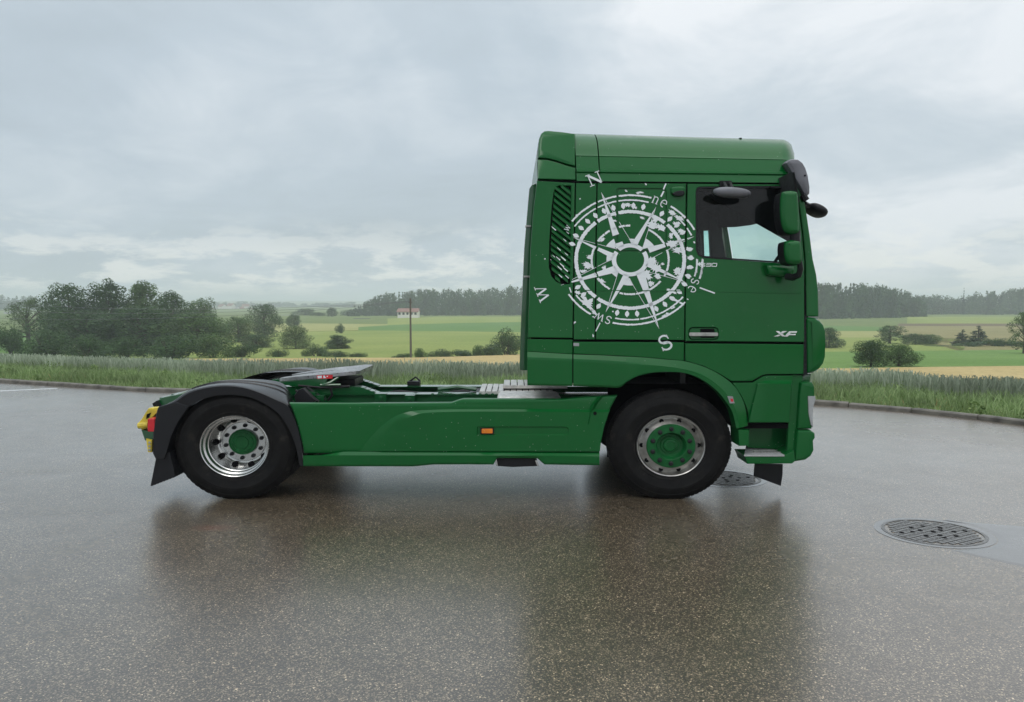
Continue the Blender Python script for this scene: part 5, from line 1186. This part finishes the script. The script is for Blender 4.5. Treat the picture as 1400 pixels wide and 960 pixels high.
# ---- side skirt
def skirt():
    top = [(394.4, 551.2), (450, 551.4), (540, 551.2), (617, 550.6), (626, 547.4), (633, 545.4), (700, 545.4), (768, 546), (800, 543), (845.4, 540.6)]
    left = [(414.6, 620.6), (413.4, 612), (411, 600), (405, 577.5), (399.4, 561)]
    right = [(845, 541.2), (835, 558.6), (826.4, 581), (821.4, 604), (819.8, 620.6)]
    swoosh = [(492, 617), (505, 600), (520, 584), (537, 571), (556, 563.6), (580, 560.8), (640, 559.4), (740, 559.6), (800, 560), (834, 560.4)]
    sw_in = [(522, 617), (529, 600), (539, 586.4), (552, 575), (568, 567.4), (588, 564.2), (640, 562.8), (740, 563.0), (800, 563.2), (832.6, 563.4)]
    sw = catmull(swoosh, 4); si = catmull(sw_in, 4)
    # back panel
    mb = MB(); out = top[:-1] + [(844.6, 540.8)] + right[1:] + left[::1]
    plate(mb, out, off=0.0, thick=0.06, bev=0.024, ln=False); body = mb.build('side_skirt', GRN, TRUCK, angle=25)
    # raised panel in front of it with the swept chamfer
    o2 = si + [(826, 583), (821.6, 604), (820.2, 617)]
    pocket = [(652, 583.4)] + [(770, 583.4), (775, 584), (777.6, 586.4), (778, 589), (777.4, 592), (775, 594.4), (770, 595.2), (652, 595.2)]
    mb = MB(); xz = lambda l: [(p[0], p[2]) for p in (at(x, y, D - 0.026) for x, y in l)]
    lo, lp = xz(o2), xz(pocket); loops = [lo, lp]; fl = [v for l in loops for v in l]
    mb.add([(x, D - 0.026, z) for x, z in fl], [tuple(t) for t in tessellate_polygon([[Vector((x, z, 0)) for x, z in l] for l in loops])])
    r0 = [at(x, y, D - 0.002) for x, y in sw]; r1 = [at(x, y, D - 0.026) for x, y in si]; mb.grid([[at(x, y, D + 0.01) for x, y in sw], r0, r1])
    lp2 = offset(lp, 0.006); mb.grid([[(x, D - 0.026, z) for x, z in lp], [(x, D - 0.016, z) for x, z in lp2]], True); mb.add([(x, D - 0.016, z) for x, z in lp2], [tuple(t) for t in tessellate_polygon([[Vector((x, z, 0)) for x, z in lp2]])])
    e = [o2[-4], o2[-3], o2[-2], o2[-1]]; mb.grid([[at(x, y, D - 0.026) for x, y in e], [(p[0], D + 0.01, p[2]) for p in (at(x, y, D - 0.026) for x, y in e)]])
    mb.build('skirt_panel', GRN, body, angle=20)
    # bottom sill: shelf catching light, then a rail tucked under
    xs = np.linspace(414.6, 819.6, 82); r = [[], [], [], [], []]
    for x in xs:
        a = np.interp(x, [414, 440, 470, 640, 819], [622.6, 622.2, 617.6, 618.2, 619.6]); b = np.interp(x, [414, 440, 470, 640, 740, 819], [623.4, 623.2, 622.6, 622.8, 623.2, 624.2])
        bot = np.interp(x, [414, 565, 580, 592, 640, 655, 676, 678, 738, 741, 760, 780, 819], [637.6, 637.8, 636.4, 635.2, 635.0, 635.2, 635.2, 626.2, 626.6, 635.2, 635.4, 635.8, 636.2])
        for k, (y, dy) in enumerate(((a, -0.018), (b, -0.048), (bot - 2.5, -0.045), (bot, -0.034), (bot - 0.5, 0.04))): r[k].append(at(x, y, D + dy))
    mb = MB(); mb.grid(r)
    for k in (0, -1): mb.cap([q[k] for q in r])
    mb.build('skirt_sill', GRN, body, angle=25)
    mb = MB(); plate(mb, [(656.4, 585.4), (675.4, 585.4), (675.4, 593.8), (656.4, 593.8)], off=-0.034, thick=0.03, bev=0.003, ln=False); mk = mb.build('side_marker', M['black'], body)
    mb = MB(); plate(mb, roundrect(658.4, 586.4, 673.6, 592.8, 1.2), off=-0.043, thick=0.02, bev=0.004, ln=False); mb.build('marker_lens', M['amber'], mk)
    mb = MB(); p = at(813.6, 565.4, D - 0.029); mb.lathe([(0.0, 0.0), (0.016, 0.0), (0.018, 0.006)], p, 14); mb.build('screw_hole', M['dark'], body)
    # raised front lip by the wheel
    a = catmull([(818, 541.8), (812, 548), (806.6, 556), (803, 566), (801, 580)], 4); b = catmull([(826, 541.4), (820, 548), (814.6, 556), (810.6, 566), (808, 580)], 4)
    mb = MB(); mb.grid([[at(x, y, D + 0.004) for x, y in a], [at((x + p) / 2, (y + q) / 2, D - 0.034) for (x, y), (p, q) in zip(a, b)], [at(x, y, D - 0.001) for x, y in b]]); mb.build('skirt_rib', GRN, body, angle=60)
    # box of the exhaust hanging below
    mb = MB(); plate(mb, [(678.4, 626.6), (732.4, 627), (735.6, 637.6), (700, 639), (680.6, 637.6)], off=0.02, thick=0.6, bev=0.01, ln=False, back=True); ex = mb.build('exhaust_box', M['black'], TRUCK)
    for q in ([(675.6, 625.8), (678.4, 625.8), (681, 637.8), (678.4, 637.4)], [(731.4, 629.6), (734.4, 629.6), (737, 637.2), (734.4, 637.4)]):
        mb = MB(); plate(mb, q, off=-0.022, thick=0.02, bev=0.002, ln=False); mb.build('bracket', M['alu'], ex)
    # far side skirt
    mb = MB(); q = [(p[0], min(p[2], 0.80)) for p in (at(x, y, D) for x, y in out)]; mb.add([(x, YF, z) for x, z in q], [tuple(t) for t in tessellate_polygon([[Vector((x, z, 0)) for x, z in q]])])
    mb.grid([[(x, YF, z) for x, z in q], [(x, YF - 0.05, z) for x, z in q]], True); mb.build('side_skirt', GRN, TRUCK, smooth=False, fix=False)
    mb = MB(); x0, x1 = at(430, 600, D)[0], at(660, 600, D)[0]; mb.box(x0, x1, D + 0.10, D + 0.72, 0.40, 0.78); x0, x1 = at(745, 600, D)[0], at(812, 600, D)[0]; mb.box(x0, x1, D + 0.10, D + 0.72, 0.38, 0.80); mb.build('underbody_tank', M['black'], TRUCK, bevel=0.03)
skirt()

# ---- chassis frame
ZR = 0.885; YC = D + WID / 2
def chassis():
    Y1, Y2 = YC - 0.42, YC + 0.42; xa, xb = at(236, 534, Y1)[0], at(1060, 534, Y1)[0]
    for Yr, s in ((Y1, 1), (Y2, -1)):
        mb = MB(); mb.box(xa, xb, Yr - 0.004 * s, Yr + 0.004 * s, ZR - 0.26, ZR - 0.002); mb.box(xa, xb, min(Yr - 0.03 * s, Yr + 0.15 * s), max(Yr - 0.03 * s, Yr + 0.15 * s), ZR - 0.002, ZR + 0.008); mb.box(xa, xb, min(Yr, Yr + 0.08 * s), max(Yr, Yr + 0.08 * s), ZR - 0.268, ZR - 0.26)
        rail = mb.build('frame_rail', M['green_frame'], TRUCK, smooth=False)
        if s == 1:
            # reinforcing plate and its bolts
            mb = MB(); x0, x1 = at(588, 540, Y1)[0], at(760, 540, Y1)[0]; mb.box(x0, x1, Yr - 0.018, Yr - 0.006, ZR - 0.24, ZR - 0.01); pl = mb.build('frame_gusset', M['green_frame'], TRUCK, smooth=False)
            base = None
            for px in (591.5, 600, 608, 616.4, 640, 648, 656.4, 665, 673.4):
                p = at(px, 540, Yr - 0.018); p = (p[0], Yr - 0.018, p[2])
                if base is None: mb = MB(); mb.lathe([(0.019, 0.004), (0.019, -0.004), (0.013, -0.006), (0.011, -0.016), (0.0, -0.017)], p, 10); base = mb.build('frame_bolt', M['green_frame'], pl, origin=p)
                else: dup(base, p, pl)
    for px, w in ((250, 0.06), (520, 0.10), (604, 0.08)):
        x = at(px, 534, YC)[0]; mb = MB(); mb.box(x - w, x + w, Y1 + 0.01, Y2 - 0.01, ZR - 0.2, ZR - 0.03); mb.build('cross_member', M['green_frame'], TRUCK, bevel=0.01)
    # ramps and mounting plates under the coupling
    for Ya, Yb in ((Y1 - 0.02, Y1 + 0.12), (Y2 - 0.12, Y2 + 0.02)):
        x0, x1, x2 = at(372, 530, Ya)[0], at(486, 530, Ya)[0], at(517, 530, Ya)[0]
        a = [(x0, ZR + 0.010), (x2, ZR + 0.010), (x2, ZR + 0.016), (x1 + 0.04, ZR + 0.085), (x0, ZR + 0.085)]; mb = MB(); mb.grid([[(x, Ya, z) for x, z in a], [(x, Yb, z) for x, z in a]], True)
        for Y_ in (Ya, Yb): mb.cap([(x, Y_, z) for x, z in a])
        rp = mb.build('coupling_rail', M['green_frame'], TRUCK, bevel=0.006)
        for k in range(3):
            x = x1 + 0.08 + k * 0.05; mb = MB(); z = ZR + 0.085 - (0.04 + k * 0.05) * 0.069 / max(0.05, (x2 - x1 - 0.04)) + 0.004; mb.box(x - 0.010, x + 0.010, Ya + 0.01, Yb - 0.01, z - 0.02, z); mb.build('ramp_rib', M['green_frame'], rp, smooth=False)
    mb = MB(); x0, x1 = at(486, 530, Y1)[0], at(516, 530, Y1)[0]; q0 = [(x1 + 0.02, Y1, ZR + 0.02), (x1 + 0.02, Y2, ZR + 0.02)]; q1 = [(x0, Y1, ZR + 0.10), (x0, Y2, ZR + 0.10)]
    # air and power lines running along the frame
    rg = random.Random(5)
    for k in range(3):
        mb = MB(); y0 = YC - 0.12 + 0.13 * k; xs = [at(px, 530, YC)[0] for px in (505, 545, 590, 640, 690, 730)]
        mb.tube([(x, y0 + rg.uniform(-.05, .05), ZR - 0.05 + rg.uniform(-0.02, 0.03)) for x in xs], 0.014, 7); o = mb.build('air_hose', M['black'], TRUCK)
    mb = MB(); x, y, z = at(566, 522, Y2); mb.box(x - 0.07, x + 0.07, Y2 - 0.06, Y2 + 0.06, ZR + 0.01, ZR + 0.055); mb.tube([(x - 0.05, Y2, ZR + 0.05), (x + 0.02, Y2, ZR + 0.10), (x + 0.07, Y2 - 0.02, ZR + 0.06)], 0.012, 6); mb.build('valve_block', M['black'], TRUCK, bevel=0.006)
    mb = MB(); x0 = at(596, 534, Y1)[0]; x1 = at(650, 534, Y1)[0]; mb.tube([(x0, Y1 + 0.2, ZR + 0.03), ((x0 + x1) / 2, Y1 + 0.22, ZR + 0.055), (x1, Y1 + 0.2, ZR + 0.03)], 0.02, 8); mb.build('pipe', M['green_frame'], TRUCK)
    x0, x1 = at(640, 528, Y1)[0], at(730, 528, Y1)[0]; mb = MB(); mb.box(x0, x1, Y1 + 0.1, Y2 - 0.05, ZR - 0.05, ZR - 0.005); mb.build('deck_support', M['black'], TRUCK, smooth=False)
    # aluminium catwalk: slats along the truck's width
    def slats(px0, px1, n, row0, row1, z, name):
        (_, y0, _), (_, y1, _) = gnd(690, row0, z), gnd(690, row1, z); x0, x1 = at(px0, row0, y0)[0], at(px1, row0, y0)[0]; w = (x1 - x0) / n
        r = MB(); r.box(x0 - 0.004, x1 + 0.004, y0 - 0.014, y0 - 0.002, z - 0.035, z - 0.004); deck = r.build(name, M['plate'], TRUCK, bevel=0.003)
        for k in range(n):
            mb = MB(); mb.box(x0 + k * w + 0.005, x0 + (k + 1) * w - 0.005, y0, y1, z - 0.02, z + random.uniform(-0.002, 0.002)); mb.build('deck_slat', M['plate'], deck, smooth=False)
        mb = MB(); mb.box(x0, x1, y0 + 0.02, y1 - 0.02, z - 0.045, z - 0.026); mb.build('deck_tray', M['dark'], deck, smooth=False)
    slats(655, 757, 12, 535, 524.8, 0.915, 'catwalk'); slats(688, 775, 9, 526.5, 519.2, 0.965, 'catwalk')
    # aluminium tank just showing over the skirt
    mb = MB(); x0, x1 = at(679, 540, D + 0.2)[0], at(768, 540, D + 0.2)[0]; z1 = at(720, 537, D + 0.45)[2]; pr_ = []
    loop = [(D + 0.10 + 0.6 * u, 0.45 + (z1 - 0.45) * v) for u, v in roundrect(0, 0, 1, 1, 0.2, 6)]
    rows = [[(x, (y - D - 0.4) * s + D + 0.4, (z - 0.6) * s + 0.6) for y, z in loop] for x, s in ((x0, 0.86), (x0 + 0.012, 0.95), (x0 + 0.04, 1), (x1 - 0.04, 1), (x1 - 0.012, 0.95), (x1, 0.86))]
    mb.grid(rows, True); mb.cap(rows[0]); mb.cap(rows[-1]); mb.build('air_tank', M['plate'], TRUCK, angle=40)
chassis()

# ---- fifth wheel coupling
def fifth():
    cx = at(440, 508, YC)[0]; px = lambda p: at(p, 508, YC)[0]
    x0, x1 = at(391, 515, YC)[0], at(504, 501, YC + 0.1)[0]; L_ = x1 - x0
    zf, zb = 1.128, 1.035
    zz = lambda x: zb + (zf - zb) * min(1.0, max(0, (x - x0) / (L_ * 0.92))) ** 0.8
    def outline(sg=1):
        pts = [(x1, 0.36), (x1 - 0.03, 0.43), (x1 - 0.12, 0.47), (x1 - 0.45, 0.47), (x0 + 0.15, 0.36), (x0, 0.22), (x0 + 0.02, 0.14), (x0 + 0.30, 0.06), (x1 - 0.36, 0.035)]
        return pts
    o = outline(); loop = [(x, YC - y) for x, y in o] + [(x, YC + y) for x, y in o[::-1]]
    tr = [tuple(t) for t in tessellate_polygon([[Vector((x, y, 0)) for x, y in loop]])]
    mb = MB(); top = [(x, y, zz(x)) for x, y in loop]; bot = [(x, y, zz(x) - 0.035) for x, y in loop]; mb.add(top, tr); mb.add(bot, tr); mb.grid([top, bot], True); FW = mb.build('fifth_wheel', M['steel_wet'], TRUCK, smooth=False)
    # skirt flange under the plate (green), pivots, jaw, pull handle
    for s in (-1, 1):
        a = [(x0 + 0.10, zz(x0 + .1) - 0.036), (x1 - 0.30, zz(x1 - .3) - 0.036), (x1 - 0.34, zz(x1 - .3) - 0.10), (x0 + 0.55, zb - 0.075), (x0 + 0.2, zb - 0.06)]
        y = YC + s * 0.455; mb = MB(); mb.cap([(x, y - 0.012, z) for x, z in a]); mb.cap([(x, y + 0.012, z) for x, z in a]); mb.grid([[(x, y - 0.012, z) for x, z in a], [(x, y + 0.012, z) for x, z in a]], True); mb.build('coupling_flange', M['green_frame'], FW, smooth=False)
        xm = cx + 0.02; a = [(xm - 0.20, ZR + 0.086), (xm + 0.20, ZR + 0.086), (xm + 0.08, zz(xm) - 0.045), (xm - 0.08, zz(xm) - 0.045)]
        y = YC + s * 0.33; mb = MB(); mb.cap([(x, y - 0.05, z) for x, z in a]); mb.cap([(x, y + 0.05, z) for x, z in a]); mb.grid([[(x, y - 0.05, z) for x, z in a], [(x, y + 0.05, z) for x, z in a]], True); mb.build('pivot_bracket', M['green_frame'], FW, smooth=False)
    mb = MB(); mb.box(px(460), px(492), YC - 0.25, YC + 0.2, 0.95, 1.03); mb.build('lock_jaw', M['black'], FW, bevel=0.02)
    mb = MB(); mb.tube([at(441, 526.5, YC - 0.47), at(452, 523, YC - 0.47), at(464, 515, YC - 0.44)], 0.017, 8); mb.tube([at(438, 526.5, YC - 0.47), at(466, 526, YC - 0.47)], 0.014, 8); mb.build('release_handle', M['green_frame'], FW)
    y = YC - 0.471; mb = MB(); q = [at(433, 513.2, y), at(455, 512.4, y), at(454.6, 517.6, y), at(433.4, 518.2, y)]; mb.cap(q); lab = mb.build('maker_plate', M['red'], FW, smooth=False, fix=False)
    mb = MB()
    for a in ([(434, 514), (440, 513.7), (440, 517), (434.4, 517.5)], [(442, 513.6), (443.6, 513.5), (446, 516.9), (442, 517.2)], [(446.4, 514.2), (448.6, 513.8), (448.2, 515.4), (446.8, 515.6)]): mb.cap([at(x, yy, y - 0.002) for x, yy in a])
    mb.build('plate_print', M['white'], lab, smooth=False, fix=False)
    rg = random.Random(9)
    for k in range(7):
        mb = MB(); a = rg.uniform(408, 480); x, yy, z = at(a, 527, YC - 0.1 + rg.uniform(-.3, .3)); mb.tube([(x, yy, ZR + 0.0), (x + rg.uniform(-.1, .1), yy + 0.05, ZR + rg.uniform(.04, .09)), (x + rg.uniform(.1, .25), yy, ZR + 0.02)], 0.013, 6); mb.build('hose', M['black'], FW)
def clutter():
    mb = MB(); o = [(402, 541), (408, 533), (414, 531), (424, 541), (432, 548), (428, 551), (404, 551)]; plate(mb, o, off=0.45, thick=0.08, bev=0.006, ln=False, back=True); mb.build('fender_stay', M['black'], TRUCK)
    for k, (a, b, c, Y) in enumerate((((404, 534), (418, 541), (436, 549), 0.5), ((420, 530), (432, 538), (446, 546), 0.7), ((452, 531), (454, 540), (448, 548), 0.72), ((470, 529), (476, 533), (490, 530), 0.9), ((408, 527), (440, 530), (478, 528), 0.78))):
        mb = MB(); mb.tube([at(*a, D + Y), at(*b, D + Y), at(*c, D + Y)], 0.013, 7); mb.build('air_hose', M['black'], TRUCK)
    for px, row, w, h, Y in ((424, 541, 0.05, 0.035, 0.6), (437, 545, 0.04, 0.03, 0.62), (520, 545, 0.06, 0.05, 0.70), (560, 546, 0.05, 0.04, 0.70)):
        x, y, z = at(px, row, D + Y); mb = MB(); mb.box(x - w, x + w, y, y + 0.08, z - h, z + h); mb.tube([(x, y - 0.02, z), (x, y + 0.02, z)], h * 0.5, 10); mb.build('air_valve', M['green_frame'], TRUCK, bevel=0.006)
M['steel_wet'] = plain('greased_steel', (0.30, 0.30, 0.31), 0.33, 0.6, var=0.5, scale=7)
fifth()
clutter()

# ---- rear fenders, mud flap, tail
LIP = [(209, 600), (211, 585), (216, 558), (226, 553.4), (236, 549.6), (255, 537), (275, 530.4), (298, 527), (318, 527), (338, 530.2), (358, 537), (378, 545.6), (393, 552.4), (401, 566), (407.4, 583), (412.4, 606), (415, 637)]
CRE = [(216, 598), (217, 583), (221, 558), (229, 552), (240, 546), (256, 534.4), (274, 526.6), (297, 521), (318, 519), (340, 518.4), (364, 519.4), (384, 523), (395, 533), (401.6, 551), (408, 578), (412, 604), (414.6, 634)]
INN = [(221, 612), (226, 598), (232, 584), (240, 572), (249, 562.4), (264, 552), (284, 543.6), (302, 540.4), (318, 540), (336, 542), (354, 548), (371, 558), (384, 569), (394, 585), (401, 601), (406, 617), (410, 638)]
def fender(near):
    def mir(p): return p if near else (p[0], 2 * YC - p[1], p[2] - 0.045)
    n = 5; lip, cre, inn = catmull(LIP, n), catmull(CRE, n), catmull(INN, n); Y0 = D - 0.012
    r = [[mir(at(x, y, Y0 + 0.02)) for x, y in inn], [mir(at(x, y, Y0)) for x, y in inn], [mir(at(x * .12 + p * .88, y * .12 + q * .88, Y0 - 0.004)) for (x, y), (p, q) in zip(inn, lip)], [mir(at(x, y, Y0 + 0.012)) for x, y in lip]]
    for f in (0.12, 0.3, 0.6, 1.0):
        g = f ** 0.75; r.append([mir(at(x + (p - x) * g, y + (q - y) * g, Y0 + 0.03 + 0.57 * f)) for (x, y), (p, q) in zip(lip, cre)])
    mb = MB(); mb.grid(r); F_ = mb.build('rear_fender', M['fender'], TRUCK, angle=40)
    # pressed ribs on the top
    for f in (0.45, 0.7):
        g = f ** 0.75; P = [mir(at(x + (p - x) * g, y + (q - y) * g, Y0 + 0.03 + 0.57 * f)) for (x, y), (p, q) in zip(lip, cre)][len(lip) // 3:2 * len(lip) // 3 + 6]; mb = MB(); mb.tube(P, 0.009, 6); mb.build('fender_rib', M['fender'], F_)
    if near:
        mb = MB(); plate(mb, [(216, 557), (240, 549), (258, 556), (244, 576), (234, 596), (228, 618), (224, 628), (213, 628.6), (208.6, 620), (209.4, 596), (211, 580)], off=-0.02, thick=0.5, bev=0.008, ln=False, back=True); mb.build('fender_tail', M['fender'], F_)
        o = [(213, 627), (232, 618), (239.4, 651.4)]; teeth = [(239.4 + (205.6 - 239.4) * k / 16, 651.4 + (664.4 - 651.4) * k / 16 + (1.2 if k % 2 else 0)) for k in range(1, 17)]
        mb = MB(); plate(mb, o + teeth, off=0.0, thick=0.5, bev=0.003, ln=False, back=True); mb.build('mud_flap', M['black'], TRUCK)
fender(True); fender(False)
def tail():
    mb = MB(); a = [at(x, y, D + 0.55) for x, y in ((214, 548.6), (222, 543.6), (252, 537.6), (252, 552), (216, 556))]; b = [(x, YF - 0.6, z) for x, _, z in a]; mb.grid([a, b], True); mb.cap(a); mb.cap(b); mb.build('tail_beam', M['green_frame'], TRUCK, bevel=0.008)
    mb = MB(); a = [at(x, y, D + 0.5) for x, y in ((208, 552), (214, 548), (218, 556), (212, 560))]; b = [(x, YF - 0.6, z) for x, _, z in a]; mb.grid([a, b], True); mb.cap(a); mb.cap(b); mb.build('tail_bracket', M['black'], TRUCK)
    mb = MB(); o = [(202.4, 558.4), (216.4, 557), (216, 563), (208, 571), (203, 580), (202, 586), (193, 588), (190.6, 582), (189.4, 577.6), (194, 572), (198, 565)]; plate(mb, o, off=0.22, thick=0.10, bev=0.01, ln=False, back=True); yb = mb.build('tail_lamp_bracket', M['yellow'], TRUCK)
    mb = MB(); c = at(196, 582, D + 0.18); mb.tube([at(189.6, 582, D + 0.22), at(203, 581, D + 0.22)], 0.03, 10); mb.build('lamp_tube', M['yellow'], yb)
    mb = MB(); plate(mb, roundrect(201.4, 572.4, 211.4, 590.6, 2), off=0.10, thick=0.10, bev=0.008, ln=False, back=True); mb.build('tail_light', M['red'], TRUCK)
    mb = MB(); plate(mb, [(193, 588), (210, 590), (209, 602), (198, 602.6)], off=0.22, thick=0.3, bev=0.006, ln=False, back=True); mb.build('bracket_arm', M['green_frame'], TRUCK)
    mb = MB(); plate(mb, [(199.6, 600), (207.6, 602), (207, 618.6), (202, 618.4)], off=0.2, thick=0.06, bev=0.004, ln=False, back=True); mb.build('bracket_foot', M['yellow'], TRUCK)
    mb = MB(); plate(mb, [(200.4, 566.6), (206.6, 564), (203.6, 571), (199.6, 573)], off=0.216, thick=0.01, bev=0.001, ln=False); mb.build('bracket_slot', M['dark'], yb)
    for k in range(3):
        p = at(204.6, 605 + k * 5, D + 0.2); mb = MB(); mb.lathe([(0.012, 0.004), (0.012, -0.006), (0.0, -0.007)], p, 8); mb.build('bolt', M['steel'], TRUCK)
tail()

# ------------------------------------------------------------------ haze (rain-damp air)
def haze():
    mb = MB(); mb.box(-4200, 4200, -240, 6300, -8.5, 60); o = mb.build('haze', None if False else M['dark'], smooth=False); o.data.materials.clear()
    m = bpy.data.materials.new('haze_air'); m.use_nodes = True; N = m.node_tree.nodes; L = m.node_tree.links; N.clear()
    out = N.new('ShaderNodeOutputMaterial'); v = N.new('ShaderNodeVolumePrincipled'); v.inputs['Color'].default_value = (0.86, 0.92, 0.97, 1); v.inputs['Density'].default_value = 0.00062
    L.new(v.outputs[0], out.inputs['Volume']); o.data.materials.append(m); tag(o, 'thin rain haze over the fields', None, None, 'stuff')
haze()
